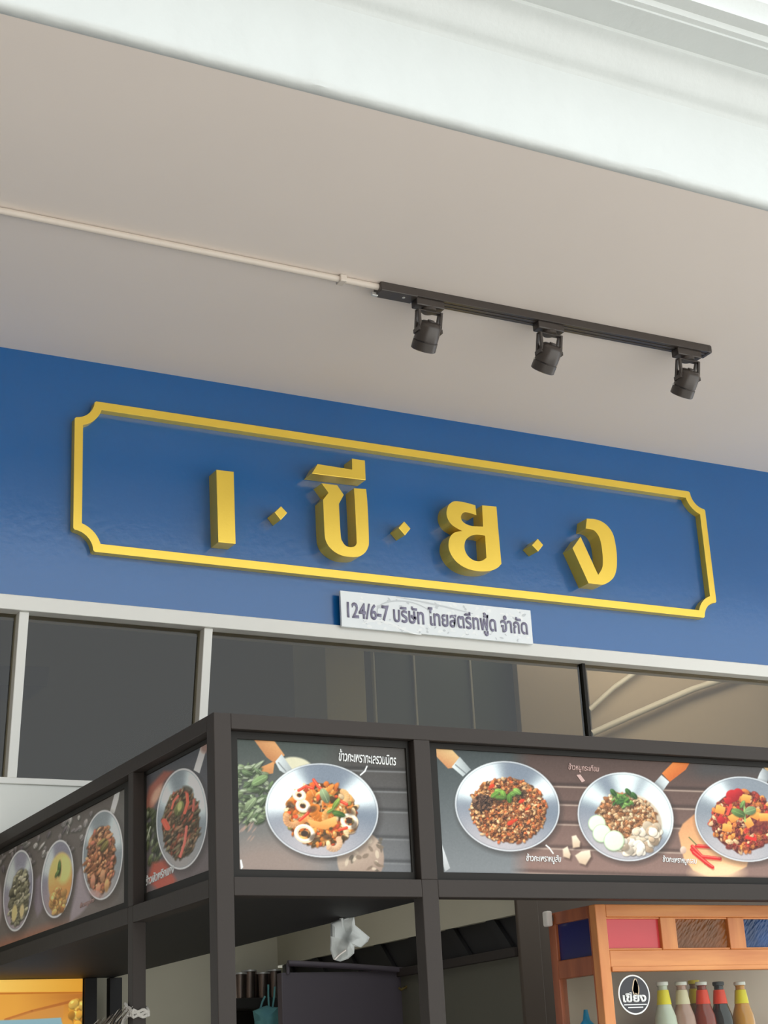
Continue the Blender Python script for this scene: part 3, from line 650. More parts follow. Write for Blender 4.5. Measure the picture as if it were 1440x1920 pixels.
def paint_b():
    cv = Canvas(795, 1385, 1500, 1665); X, Y = cv.X, cv.Y
    f = np.clip((Y - 1400) / 240, 0, 1)[..., None]; cv.a[:] = np.array([58, 66, 66.]) * (1 - f) + np.array([122, 126, 128.]) * f
    planks(cv, 955, [1472, 1506, 1543, 1589, 1636], 0.033, (72, 56, 50), (140, 112, 102), (186, 166, 150), 1405, 1640, soft=40)
    f = np.clip((X - 1270) / 50, 0, 1) * np.clip((1472 - Y) / 26, 0, 1); cv.put((slice(None), slice(None)), f * 0.85, (66, 66, 66))
    # board, chillies, garlic at right
    cv.poly([(1272, 1562), (1280, 1545), (1310, 1520), (1420, 1560), (1400, 1625), (1368, 1640), (1330, 1644), (1300, 1632), (1282, 1610)], (196, 138, 94), soft=3, col2=(240, 188, 136))
    cv.ell(1345, 1636, 45, 16, 0, (246, 206, 164), soft=12, al=0.8)
    # pan 1
    cv.poly([(812, 1403), (846, 1404), (862, 1421), (849, 1440), (840, 1441), (812, 1412)], (220, 190, 134), col2=(186, 126, 82), grad=(-0.4, 0.8))
    cv.poly([(862, 1419), (883, 1443), (868, 1456), (847, 1438)], (214, 222, 220), col2=(140, 148, 150), grad=(1, -0.2)); cv.line([(854, 1434), (873, 1450)], 2, (110, 116, 118))
    pan(cv, 951.2, 1511.7, 98.5, 84, 0.2, hi=((-2.55, 0.62), (-0.72, 0.26)), depth=0.68)
    pal = [(168, 98, 54), (206, 142, 86), (226, 172, 116), (132, 74, 44), (214, 110, 60), (84, 56, 40), (236, 196, 146)]
    chunks(cv, 953, 1519, 70, 60, 0.15, 1300, pal, 1.1, 2.9, 2.2, wts=[4, 5, 4, 3, 3, 2, 2], jag=0.06, dark=0.6)
    chunks(cv, 905, 1505, 18, 14, 0, 45, [(92, 66, 52), (120, 86, 64), (72, 52, 44)], 2, 4); chunks(cv, 965, 1490, 20, 10, 0, 30, [(84, 62, 44), (150, 96, 56)], 2, 4)
    grit(cv, 953, 1519, 70, 60, 20)
    for x, y, r in ((922, 1474, 6), (957, 1543, 7), (978, 1502, 6), (988, 1517, 4), (966, 1538, 4)): cv.ell(x, y, r, r * 0.6, -0.5, (222, 76, 44), soft=1.5, col2=(180, 50, 30))
    for x, y, a, c_ in ((936, 1484, 0.3, (136, 178, 80)), (928, 1490, -0.6, (110, 156, 64)), (944, 1490, 1.2, (124, 168, 70)), (962, 1488, -0.4, (118, 162, 74)), (970, 1484, 0.6, (136, 180, 88)), (955, 1497, 1.5, (90, 134, 54)), (938, 1496, 0.0, (98, 140, 60))):
        leaf(cv, x, y, 9, 5, a, c_)
    cv.ell(935, 1502, 12, 5, 0.2, (50, 38, 28), soft=4, al=0.6)
    cv.poly([(822, 1572), (826, 1576), (836, 1604), (844, 1628), (835, 1634), (830, 1620)], (222, 226, 226), col2=(170, 172, 172))
    cv.line([(1024, 1585), (1030, 1590), (1037, 1600)], 2.4, (232, 232, 228))
    for p_ in ([(1072, 1568), (1080, 1566), (1088, 1578), (1087, 1588), (1074, 1590)], [(1055, 1592), (1064, 1587), (1070, 1602), (1068, 1610), (1056, 1606)], [(1078, 1604), (1090, 1596), (1106, 1594), (1108, 1606), (1098, 1622), (1086, 1618)]):
        cv.poly([(a + 3, b + 4) for a, b in p_], (50, 34, 28), soft=5, al=0.5); cv.poly(p_, (236, 220, 196), soft=2.5, col2=(196, 170, 142))
    # pan 2
    cv.poly([(1264, 1427), (1295, 1427), (1286, 1443), (1256, 1466), (1241, 1450)], (216, 128, 58), col2=(190, 96, 40), grad=(0.5, 0.8))
    cv.poly([(1240, 1453), (1255, 1466), (1241, 1486), (1223, 1472)], (214, 222, 222), col2=(130, 138, 142), grad=(-1, 0.6))
    pan(cv, 1173, 1531.4, 91, 82, 0.38, hi=((-2.9, 0.25), (-1.9, 0.32), (-0.7, 0.75)), depth=0.66, bright=(218, 230, 228))
    cv.ell(1180, 1545, 62, 56, 0.3, (214, 200, 176), soft=4, col2=(176, 160, 140))
    chunks(cv, 1175, 1532, 55, 42, 0.3, 620, [(182, 122, 78), (216, 166, 116), (232, 196, 152), (140, 92, 58), (206, 176, 138)], 1.3, 3.4, 2.6, dark=0.6); grit(cv, 1175, 1532, 55, 42, 16)
    chunks(cv, 1207, 1572, 30, 22, -0.6, 60, [(216, 196, 168), (236, 222, 200), (190, 164, 136)], 4, 9, 1.6, dark=0.7)
    chunks(cv, 1185, 1588, 26, 12, 0.2, 36, [(226, 210, 188), (240, 230, 214), (206, 182, 156)], 4, 8, 1.6, dark=0.75)
    for i in range(34):
        a = random.uniform(0, 6.28); r = random.uniform(0, 1); leaf(cv, 1170 + 24 * r * math.cos(a), 1500 + 15 * r * math.sin(a), random.uniform(3.5, 7), random.uniform(2, 3.6), random.uniform(0, 3), random.choice([(94, 140, 62), (64, 106, 50), (126, 164, 84)]))
    for x, y in ((1150, 1486), (1178, 1485), (1189, 1492)): leaf(cv, x, y, 8, 4.5, 0.9, (60, 98, 48))
    for x, y, r in ((1119, 1544, 16), (1128, 1562, 17), (1151, 1576, 19)):
        cv.ell(x + 1, y + 2, r + 1, r + 1, 0, (110, 120, 96), soft=3, al=0.6); cv.ell(x, y, r, r, 0, (186, 210, 170), soft=1.2); cv.ell(x, y, r - 1.6, r - 1.6, 0, (226, 238, 214), soft=1.2, col2=(206, 222, 192)); cv.ell(x, y, r * 0.5, r * 0.5, 0, (214, 230, 202), soft=4, al=0.7)
    # pan 3
    for p_ in ([(1297, 1593), (1310, 1604), (1330, 1622)], [(1298, 1587), (1316, 1606), (1350, 1610)], [(1306, 1586), (1335, 1588)], [(1300, 1598), (1322, 1616), (1336, 1626)]):
        cv.line([(a + 1, b + 3) for a, b in p_], 6, (120, 60, 40), 0.4); cv.line(p_, 6.5, (200, 34, 34)); cv.line([(a, b - 1.5) for a, b in p_], 1.8, (236, 110, 96))
    cv.line([(1292, 1570), (1306, 1584)], 2, (90, 104, 60)); cv.ell(1281, 1594, 6, 7, 0, (224, 200, 180), soft=2, col2=(180, 150, 132))
    cv.poly([(1430, 1436), (1440, 1434), (1500, 1440), (1500, 1462), (1444, 1455)], (190, 158, 112)); cv.poly([(1418, 1466), (1424, 1450), (1430, 1440), (1444, 1448), (1436, 1478), (1424, 1474)], (220, 226, 226), col2=(120, 126, 130), grad=(1, 0))
    pan(cv, 1396, 1536, 94, 79, 0.25, hi=((-2.55, 0.3), (-0.6, 0.3)), depth=0.66, base=(126, 134, 142))
    pal = [(186, 60, 44), (206, 120, 60), (226, 150, 70), (120, 48, 40), (232, 190, 140), (160, 80, 50)]
    chunks(cv, 1394, 1540, 60, 56, 0.2, 520, pal, 1.6, 4.6, 2.2, wts=[3, 3, 2, 3, 2, 3]); grit(cv, 1394, 1540, 60, 56, 16)
    cv.ell(1420, 1545, 22, 18, 0, (96, 34, 36), soft=8, al=0.7)
    for x, y, a in ((1350, 1518, 0.3), (1375, 1533, -0.5), (1363, 1552, 0.2), (1404, 1542, 1.1), (1398, 1497, 0.2), (1416, 1528, 0.5), (1432, 1532, 0)):
        c_, s_ = math.cos(a), math.sin(a); q = [(-9, -7), (9, -7), (10, 7), (-8, 8)]; cv.poly([(x + u * c_ - v * s_, y + u * s_ + v * c_) for u, v in q], (240, 180, 92), col2=(206, 124, 52))
    for x, y, r in ((1374, 1492, 13), (1384, 1486, 9), (1366, 1502, 8), (1352, 1538, 8)): cv.ell(x, y, r, r * 0.85, 0.3, (196, 42, 44), soft=1.6, col2=(140, 20, 28))
    cv.line([(1370, 1510), (1364, 1526)], 6, (210, 70, 56)); cv.line([(1395, 1506), (1397, 1540)], 3.5, (150, 180, 104))
    leaf(cv, 1384, 1524, 14, 7, 0.4, (104, 136, 74)); leaf(cv, 1407, 1520, 11, 8, -0.3, (134, 162, 108)); leaf(cv, 1392, 1508, 8, 4, -1.1, (120, 156, 84))
    cv.line([(1400, 1570), (1416, 1574)], 6, (206, 40, 34))
    f = np.clip((Y - (1636 + (X - 833) * 0.0195)) / 3, 0, 1); cv.put((slice(None), slice(None)), f * 0.7, (176, 170, 164))
    cv.noise(1.6, 3); return cv
def paint_c():      # near panel on the left side
    cv = Canvas(255, 1380, 410, 1690); X, Y = cv.X, cv.Y
    f = np.clip((Y - 1400) / 270, 0, 1)[..., None]; cv.a[:] = np.array([70, 74, 80.]) * (1 - f) + np.array([104, 94, 94.]) * f
    cv.poly([(307, 1446), (326, 1446), (308, 1466), (288, 1514), (268, 1542), (270, 1510), (280, 1475)], (138, 84, 74), soft=6, col2=(150, 104, 88)); cv.ell(294, 1490, 7, 20, 0.5, (176, 142, 122), soft=5)
    for i in range(60): leaf(cv, random.uniform(266, 300), random.uniform(1520, 1620), random.uniform(6, 14), random.uniform(2, 4), random.uniform(-1.6, -0.9), random.choice([(104, 112, 80), (80, 86, 64), (130, 138, 112), (66, 72, 56)]))
    cv.line([(282, 1550), (272, 1585)], 2, (170, 176, 160)); cv.poly([(286, 1618), (310, 1612), (330, 1650), (325, 1668), (300, 1672), (276, 1650)], (150, 82, 68), soft=8, col2=(166, 84, 72))
    cv.poly([(377, 1398), (388, 1390), (393, 1392), (385, 1412), (374, 1450), (363, 1444)], (180, 176, 172), col2=(206, 210, 208)); cv.ell(386, 1398, 9, 14, 0.3, (134, 104, 96), soft=5, al=0.8)
    pan(cv, 341, 1535.5, 48, 94.5, 0.05, hi=((-2.55, 0.33), (-0.8, 0.7)), base=(118, 128, 134), bright=(186, 196, 196), low=(150, 142, 138), depth=0.66)
    chunks(cv, 339, 1545, 34, 64, 0.06, 420, [(92, 78, 58), (120, 96, 70), (140, 78, 60), (70, 66, 54), (110, 104, 80), (150, 120, 96)], 1.1, 2.4, 5, ang=-1.0, dark=0.7)
    for p_, c_, wd in (([(334, 1492), (326, 1502), (322, 1516)], (186, 92, 76), 4), ([(350, 1484), (352, 1505), (346, 1524)], (186, 88, 70), 6), ([(350, 1550), (346, 1580), (338, 1606)], (182, 96, 84), 5), ([(308, 1540), (314, 1552)], (186, 88, 70), 11), ([(364, 1500), (362, 1520)], (150, 84, 74), 5)):
        cv.line(p_, wd, c_); cv.line([(a - 1, b) for a, b in p_], 1.4, np.array(c_) * 1.2)
    leaf(cv, 336, 1516, 15, 8, -1.2, (118, 124, 76)); cv.ell(337, 1512, 4, 9, 0.2, (160, 160, 104), soft=2); cv.ell(352, 1480, 10, 6, 0.4, (66, 62, 52), soft=4, al=0.8)
    cv.noise(1.4, 3); return cv
def paint_d():      # long panel on the left side
    cv = Canvas(-60, 1465, 245, 1810); X, Y = cv.X, cv.Y
    g = Y + 0.42 * X; f = np.clip((g - 1585) / 190, 0, 1)[..., None]; cv.a[:] = np.array([88, 82, 78.]) * (1 - f) + np.array([104, 96, 92.]) * f
    f = np.clip((Y - (1752 - 0.30 * X)) / 36, 0, 1) * np.clip((155 - X) / 60, 0, 1); cv.put((slice(None), slice(None)), f, (168, 98, 70))
    f = np.clip((X - 205) / 30, 0, 1); cv.put((slice(None), slice(None)), f * 0.7, (84, 84, 82))
    for i in range(60):
        x = random.uniform(0, 175); y = random.uniform(1540, 1610) - 0.35 * (x - 100); leaf(cv, x, y, random.uniform(4, 10), random.uniform(2, 4), random.uniform(-1.8, -0.6), random.choice([(150, 144, 142), (122, 114, 114), (100, 92, 96), (176, 172, 168)]))
    cv.poly([(144, 1640), (152, 1624), (162, 1650), (172, 1690), (150, 1715), (130, 1730), (136, 1690)], (140, 130, 134), soft=5)
    cv.poly([(66, 1650), (76, 1640), (82, 1700), (70, 1720), (62, 1690)], (120, 110, 118), soft=5)
    cv.poly([(216, 1484), (226, 1476), (222, 1500), (214, 1526), (206, 1522)], (190, 190, 186))
    cv.ell(-22, 1700, 26, 66, 0.05, (140, 128, 128), soft=4)
    pan(cv, 34, 1670, 27.5, 76, 0.10, hi=((-2.6, 0.45), (-0.9, 0.2)), base=(128, 126, 138), bright=(178, 184, 182), low=(158, 140, 142), depth=0.66)
    chunks(cv, 36, 1682, 17, 52, 0.12, 200, [(120, 116, 94), (160, 156, 130), (96, 92, 74), (178, 172, 150)], 1.3, 3.2, 3.2, ang=-1.1)
    cv.ell(27, 1712, 5, 16, 0.1, (190, 170, 120), soft=2); cv.ell(41, 1708, 4, 13, 0.1, (188, 168, 126), soft=2)
    pan(cv, 107.5, 1648, 30, 73, 0.10, hi=((-2.6, 0.5), (-0.5, 0.15)), base=(122, 120, 132), bright=(178, 184, 184), low=(154, 132, 130), depth=0.66)
    cv.ell(113, 1648, 22, 50, 0.08, (200, 172, 106), soft=3, col2=(186, 134, 80)); cv.ell(120, 1630, 13, 26, 0.1, (206, 186, 120), soft=6, al=0.9)
    chunks(cv, 108, 1690, 15, 24, 0.1, 40, [(196, 150, 92), (206, 166, 104), (160, 110, 66)], 2.4, 5, 2, ang=-1.3, dark=0.8); leaf(cv, 111, 1628, 15, 3.2, -1.5, (80, 104, 58)); leaf(cv, 107, 1638, 8, 2.6, -1.1, (96, 120, 66))
    pan(cv, 192.5, 1603, 38, 84, 0.06, hi=((-2.6, 0.22), (-0.75, 0.5)), base=(120, 128, 132), bright=(180, 190, 190), low=(164, 150, 146), depth=0.66)
    chunks(cv, 189, 1612, 26, 62, 0.06, 330, [(152, 100, 70), (186, 130, 92), (206, 156, 112), (112, 76, 56), (176, 110, 88)], 1.3, 3.2, 3.6, ang=-1.0, wts=[3, 3, 2, 2, 2])
    for x, y, c_ in ((184, 1668, (206, 140, 110)), (200, 1660, (206, 158, 108)), (192, 1642, (196, 146, 110)), (174, 1652, (200, 140, 112))): cv.ell(x, y, 4.5, 13, 0.1, c_, soft=1.8, col2=np.array(c_) * 0.75)
    leaf(cv, 196, 1586, 12, 5, -1.0, (128, 116, 66)); leaf(cv, 190, 1578, 10, 3, -0.7, (150, 134, 80)); cv.ell(180, 1676, 13, 6, 0.4, (168, 140, 136), soft=4, al=0.8)
    cv.noise(1.4, 3); return cv

# ------------------------------------------------------------------ kiosk
kiosk = thing('food_kiosk', ((XL + 3.0) / 2, YB, 0.0), 'dark steel-framed food kiosk with menu pictures around its header', 'kiosk')
fr = M['frame']; T = 0.036
zi0 = at(600, 1646, 1, YB)[2]; zi1 = at(600, 1376, 1, YB)[2]     # opening of the header frame
XR = at(1560, 1500, 1, YB)[0]
xp2a, xp2b = at(782, 1500, 1, YB)[0], at(812, 1500, 1, YB)[0]
xc0, xc1 = XL, at(436, 1500, 1, YB)[0]
def kb(name, x0, x1, y0, y1, z0, z1, mat=fr, label=None, bevel=0.0015):
    return tag(MB().box(x0, x1, y0, y1, z0, z1).build(name, mat, kiosk, bevel), label)
T2 = 0.028
yw = [at(240, 1560, 0, XL)[1] - 0.030, at(240, 1560, 0, XL)[1]]           # post on the left side
yEnd = 0.11
kb('post', xc0, xc1, YB, YB + T, 0, ZT)
kb('post', xp2a, xp2b, YB, YB + T, 0, zi0); kb('header_post', xp2a, xp2b, YB, YB + T, zi0, zi1)
kb('post', XL, XL + T2, yw[0], yw[1], 0, zi0); kb('header_post', XL, XL + T2 + 0.006, yw[0], yw[1], zi0, zi1)
kb('top_rail', xc1, XR, YB, YB + T, zi1, ZT); kb('bottom_rail', xc1, xp2a, YB, YB + T, ZU, zi0); kb('bottom_rail', xp2b, XR, YB, YB + T, ZU, zi0)
kb('top_rail', XL, XL + T, YB + T, yEnd, zi1, ZT); kb('bottom_rail', XL, XL + T, YB + T, yw[0], ZU, zi0); kb('bottom_rail', XL, XL + T, yw[1], yEnd, ZU, zi0)
XI = at(600, 1737, 2, ZU)[0]       # inner edge of the closed canopy
YE = at(90, 1836, 2, ZU)[1]
kb('canopy_soffit', XL + T, XI, YB + T, YE, ZU + 0.001, ZU + 0.020, M['black_board'])
kb('canopy_top', XL + T, XI, YB + T, 0.36, ZT - 0.03, ZT - 0.002, M['black_board'])
kb('canopy_side', XI - 0.012, XI, YB + T, YE, ZU + 0.020, ZT - 0.03, M['black_board'])
kb('header_back', XI, XR, YB + 0.060, YB + 0.072, ZU + 0.02, ZT - 0.002, M['black_board'])
kb('header_floor', XI, XR, YB + T, YB + 0.072, ZU + 0.006, ZU + 0.02, M['black_board'])
# picture panels with their dark inner frames
DP = 0.018
def inner_frame(ax, val, a0, a1, z0, z1, b0, b1, c0, c1, d):
    """flat frame from the opening (a,z) to the picture edge (b,c)"""
    def pt3(u, z): return (val, u, z) if ax == 0 else (u, val, z)
    lo, hi = min(a0, a1) + 0.002, max(a0, a1) - 0.002
    b0, b1 = (min(max(v, lo), hi) for v in (b0, b1)); c0 = max(c0, z0 + 0.002); c1 = min(c1, z1 - 0.002)
    return MB().poly([pt3(a0, z0), pt3(a1, z0), pt3(a1, z1), pt3(a0, z1)], d, [[pt3(b0, c0), pt3(b1, c0), pt3(b1, c1), pt3(b0, c1)]])
GA = 1.15; GS = 2.0
mat_print = print_mat('menu_print', 1)
yp = YB + DP
# A
a_tl = at(443, 1386, 1, yp + 0.003); a_br = at(773, 1636, 1, yp + 0.003)
pA = MB().box(xc1, xp2a, yp + 0.005, yp + 0.012, zi0, zi1).build('menu_panel', M['inner_frame'], kiosk); tag(pA, 'menu picture of seafood stir fry in a metal pan')
o = inner_frame(1, yp - 0.002, xc1 + 0.0005, xp2a - 0.006, zi0 + 0.0005, zi1 - 0.0005, a_tl[0], a_br[0] - 0.002, a_br[2], a_tl[2], (0, 0.006, 0)).build('panel_frame', M['inner_frame'], pA, 0.0006)
picture('picture', paint_a(), 1, yp + 0.003, a_tl[0], a_br[0], a_br[2], a_tl[2], None, 0, mat_print, pA, GA)
# B
b_tl = at(813, 1404, 1, yp + 0.003); b_bl = at(833, 1636, 1, yp + 0.003)
pB = MB().box(xp2b, XR, yp + 0.005, yp + 0.012, zi0, zi1).build('menu_panel', M['inner_frame'], kiosk); tag(pB, 'long menu picture with three pans of fried meat on planks')
xb0 = (b_tl[0] + b_bl[0]) / 2
inner_frame(1, yp - 0.002, xp2b + 0.0005, XR - 0.0005, zi0 + 0.0005, zi1 - 0.0005, xb0, XR - 0.012, b_bl[2], b_tl[2] , (0, 0.006, 0)).build('panel_frame', M['inner_frame'], pB, 0.0006)
picture('picture', paint_b(), 1, yp + 0.003, xb0, XR - 0.01, b_bl[2], b_tl[2], None, 0, mat_print, pB, GA)
# C, D on the left side
xp = XL + 0.026
cTR = at(392, 1393, 0, xp + 0.003); cBL = at(270, 1677, 0, xp + 0.003)
pC = MB().box(xp + 0.005, xp + 0.012, YB + T, yw[0], zi0, zi1).build('menu_panel', M['inner_frame'], kiosk); tag(pC, 'narrow side menu picture of stir fry with red chilli')
inner_frame(0, xp - 0.002, YB + T + 0.0005, yw[0] - 0.0005, zi0 + 0.0005, zi1 - 0.0005, max(cTR[1], YB + T + 0.003), cBL[1] - 0.001, cBL[2], cTR[2], (0.006, 0, 0)).build('panel_frame', M['inner_frame'], pC, 0.0006)
picture('picture', paint_c(), 0, xp + 0.003, cTR[1], cBL[1], cBL[2], cTR[2], None, 0, mat_print, pC, GS)
dTR = at(237, 1478, 0, xp + 0.003); dB = at(237, 1692, 0, xp + 0.003)
pD = MB().box(xp + 0.005, xp + 0.012, yw[1], yEnd, zi0, zi1).build('menu_panel', M['inner_frame'], kiosk); tag(pD, 'long side menu picture with three pans receding to the wall')
inner_frame(0, xp - 0.002, yw[1] + 0.0005, yEnd - 0.0005, zi0 + 0.0005, zi1 - 0.0005, dTR[1], yEnd - 0.012, dB[2], dTR[2], (0.006, 0, 0)).build('panel_frame', M['inner_frame'], pD, 0.0006)
picture('picture', paint_d(), 0, xp + 0.003, dTR[1], yEnd - 0.01, dB[2], dTR[2], None, 0, mat_print, pD, GS)
# captions
def cap(txt, a, b, h, parent, y=yp + 0.0025, mat=M['print_white'], bold=0.018):
    A = at(*a, 1, y); B = at(*b, 1, y)
    u = np.array(B) - np.array(A); wd = np.linalg.norm(u); u = u / wd
    text_mesh(txt, 'caption', mat, parent, A, u, (0, 0, 1), (0, -1, 0), wd, h, bold=bold, shear=0.25)
def hpx(n): return n / 790.0
cap('ข้าวกะเพราทะเลรวมมิตร', (635, 1427), (743, 1436), hpx(19), pA)
cap('ข้าวกะเพราหมูสับ', (987, 1619), (1053, 1621), hpx(16), pB)
cap('ข้าวหมูกระเทียม', (1066, 1447), (1124, 1451), hpx(15), pB, mat=M['print_pink'])
cap('ข้าวกะเพราหมูกรอบ', (1243, 1620), (1307, 1624), hpx(15), pB)
A_ = at(273, 1662, 0, xp + 0.0025); B_ = at(327, 1636, 0, xp + 0.0025)
u = np.array(B_) - np.array(A_); wd = np.linalg.norm(u)
text_mesh('ข้าวผัดพริกแกง', 'caption', M['print_white'], pC, A_, u / wd, (0, 0, 1), (-1, 0, 0), wd, hpx(17), bold=0.03, shear=0.25)
A_ = at(150, 1706, 0, xp + 0.0025); B_ = at(177, 1694, 0, xp + 0.0025); u = np.array(B_) - np.array(A_); wd = np.linalg.norm(u)
text_mesh('ข้าวหมูย่าง', 'caption', M['print_pink'], pD, A_, u / wd, (0, 0, 1), (-1, 0, 0), wd, hpx(12), bold=0.03, shear=0.25)
# arrow mark on panel B
q = [at(*p, 1, yp + 0.002) for p in ((1081, 1453), (1088, 1452), (1097, 1464), (1091, 1467))]
MB().poly(q, (0, 0.0008, 0)).build('arrow_mark', M['print_pink'], pB)
# lower counter of the kiosk
kb('counter', XL + 0.02, XR, YB + T + 0.01, YB + 0.55, 0.0, 1.02, M['inner_frame'])

# ------------------------------------------------------------------ shop interior seen under the header
XS = 3.367 * k; YBK = 0.75 * k
z0b = at(640, 1785, 0, XS)[2]; z1b = at(900, 1798, 0, XS)[2]
yN = at(965, 1700, 0, XS)[1]
struct('wall_rear', MB().box(XL - 0.9, XS, YBK, YBK + 0.08, 0, 2.30), M['pale_wall'])
struct('wall_side', MB().box(XS, XS + 0.06, yN, YBK + 0.08, z0b, 2.34), M['pale_wall'])
struct('wall_side_lower', MB().box(XS, XS + 0.06, yN, YBK, 0, z1b - 0.01), M['lower_wall'])
struct('trim_4', MB().box(XS - 0.012, XS + 0.06, yN, YBK - 0.001, z1b - 0.01, z1b + 0.012), M['frame'], 0.002)
lou = thing('glass_transom', (XS + 0.02, (yN + YBK) / 2, z1b), 'dark glazed transom with slanted bars below the pale wall band', 'transom')
MB().box(XS + 0.015, XS + 0.03, yN, YBK, z1b + 0.012, z0b).build('dark_glass', M['black_board'], lou)
hb = z0b - z1b - 0.012
for i in range(7):
    y0 = yN + 0.03 + i * 0.2
    MB().poly([(XS + 0.004, y0, z1b + 0.012), (XS + 0.004, y0 + 0.04, z1b + 0.012), (XS + 0.004, y0 + 0.04 + hb, z0b), (XS + 0.004, y0 + hb, z0b)], (0.012, 0, 0)).build('slanted_bar', M['black_board'], lou)
# column at the near end of the side wall, behind the cabinet
xcol = at(1135, 1750, 1, yN)[0]
struct('wall_column', MB().box(XS + 0.061, xcol + 0.9, yN - 0.0, yN + 0.12, 0, 2.34), M['dark_column'])
struct('trim_5', MB().box(XS - 0.002, XS + 0.06, yN - 0.012, yN - 0.0005, 0, 2.34), M['dark_column'], 0.003)
# dark board hanging in the kitchen, with a rod in front
YD = -0.30
o = thing('dark_board', (at(660, 1830, 1, YD)[0], YD, 1.0), 'dark purplish board standing inside the kiosk, a rod along its top', 'board')
a = at(528, 1830, 1, YD); b = at(794, 1830, 1, YD)
MB().box(a[0], b[0], YD, YD + 0.03, 1.0, at(640, 1822, 1, YD)[2]).build('board', M['purple_board'], o, 0.002)
MB().tube([at(540, 1806, 1, YD - 0.01), at(660, 1812, 1, YD - 0.01), at(790, 1822, 1, YD - 0.01)], 0.008).build('rod', M['purple_board'], o)
for i, (p0, p1) in enumerate((((540, 1806), (540, 1826)), ((785, 1822), (785, 1828)))):
    MB().tube([at(*p0, 1, YD - 0.004), at(*p1, 1, YD - 0.002)], 0.005).build('bracket', M['purple_board'], o)
q = [at(x, y, 1, YD - 0.03) for x, y in ((779, 1820), (781, 1826), (776, 1834), (768, 1846), (760, 1852), (752, 1856), (748, 1852))]
ch = MB().tube(q, 0.0035); tag(ch.build('hook', M['brass']), 'small bent brass hook hanging from the dark rod', 'hook')

# cloth bag hanging from the canopy edge
def sheet(name, outline, y, d, mat, label, cat, amp=0.012, parent=None):
    pts = spline([(*p, 1) for p in outline]); n_ = 9
    ctr = np.mean(np.array(pts), 0); vs_ = []; fs_ = []; N = len(pts)
    for j in range(n_ + 1):
        s_ = j / n_
        for i, p in enumerate(pts):
            pp = ctr + (np.array(p) - ctr) * s_
            dd = math.sin(pp[0] * 0.13 + pp[1] * 0.05) * amp + math.sin(pp[1] * 0.11 - pp[0] * 0.07) * amp * 0.7 + (1 - s_ ** 3) * -0.018
            vs_.append(at(pp[0], pp[1], 1, y + dd))
    for j in range(n_):
        for i in range(N):
            a = j * N + i; b = j * N + (i + 1) % N; fs_.append((a, b, b + N, a + N))
    mb_ = MB().add(vs_, fs_); mb_.smooth = True; o_ = mb_.build(name, mat, parent)
    sd = o_.modifiers.new('thick', 'SOLIDIFY'); sd.thickness = d; sd.offset = 0
    return tag(o_, label, cat)
yb_ = at(655, 1723, 0, XI)[1]
bag = thing('plastic_bag', (at(655, 1760, 1, yb_)[0], yb_, ZU - 0.08), 'crumpled white plastic bag hanging from the black canopy', 'bag')
sheet('bag_body', [(620, 1731), (641, 1723), (663, 1717), (665, 1735), (692, 1757), (689, 1765), (676, 1776), (664, 1774), (663, 1787), (652, 1797), (638, 1803), (625, 1799), (619, 1781), (620, 1755)], yb_ - 0.02, 0.003, M['white_cloth'], None, None, parent=bag)
MB().tube([at(640, 1722, 1, yb_ - 0.02), at(641, 1740, 1, yb_ - 0.02)], 0.004).build('tie', M['white_cloth'], bag)
q = [at(x, y, 1, yb_ - 0.045) for x, y in ((627, 1799), (636, 1790), (650, 1780), (664, 1772))]
MB().tube(q, 0.002).build('fold', M['white_plastic'], bag)

# shelf with steel cups and a teal bag at the back
YC = YBK - 0.10
sa = at(436, 1874, 1, YC); sb = at(524, 1876, 1, YC)
o = thing('wall_shelf', ((sa[0] + sb[0]) / 2, YBK, sa[2]), 'dark narrow shelf on the rear wall holding steel cups', 'shelf')
MB().box(sa[0] - 0.015, sb[0], YC - 0.06, YBK, sa[2] - 0.03, sa[2]).build('shelf_board', M['inner_frame'], o, 0.002)
MB().box(sa[0] - 0.015, sb[0], YBK - 0.012, YBK, sa[2] - 0.09, sa[2] - 0.03).build('shelf_bracket', M['inner_frame'], o, 0.002)
cpf = [(0.019, 0), (0.0205, 0.001), (0.0225, 0.060), (0.023, 0.075), (0.0215, 0.075), (0.018, 0.004)]
names = ['shiny steel cup at the left end of the rear shelf', 'tall bright steel cup, second on the rear shelf', 'copper toned steel cup, third on the rear shelf', 'shiny steel cup above the teal bag on the rear shelf']
for i, px in enumerate((450, 468, 492, 514)):
    p = at(px, 1860, 1, YC - 0.02)
    c = thing('steel_cup', (p[0], YC - 0.02, sa[2]), names[i], 'cup', 'steel cups on the rear shelf')
    MB().lathe([(r_, h_ * (1.0 + 0.1 * (i % 2))) for r_, h_ in cpf], 24, Matrix.Translation((p[0], YC - 0.02, sa[2]))).build('cup_body', M['cup'], c)
    MB().lathe([(0.0228, 0.069), (0.0242, 0.070), (0.0242, 0.074), (0.0228, 0.075)], 24, Matrix.Translation((p[0], YC - 0.02, sa[2] + (0.0075 if i % 2 else 0)))).build('rim', M['grey_metal'], c)
yt_ = YC - 0.09
tb = thing('tote_bag', (at(497, 1900, 1, yt_)[0], yt_, at(497, 1950, 1, yt_)[2]), 'teal cloth bag hanging by its straps below the steel cups', 'bag')
sheet('bag_body', [(474, 1896), (492, 1889), (500, 1886), (508, 1889), (521, 1889), (524, 1920), (522, 1960), (478, 1960), (478, 1915)], yt_, 0.004, M['teal'], None, None, 0.008, tb)
for q in (((488, 1892), (492, 1878), (497, 1868)), ((504, 1888), (503, 1866), (503, 1846)), ((511, 1890), (514, 1868), (515, 1850))):
    MB().tube([at(*p, 1, yt_ + 0.004) for p in q], 0.003).build('strap', M['teal'], tb)

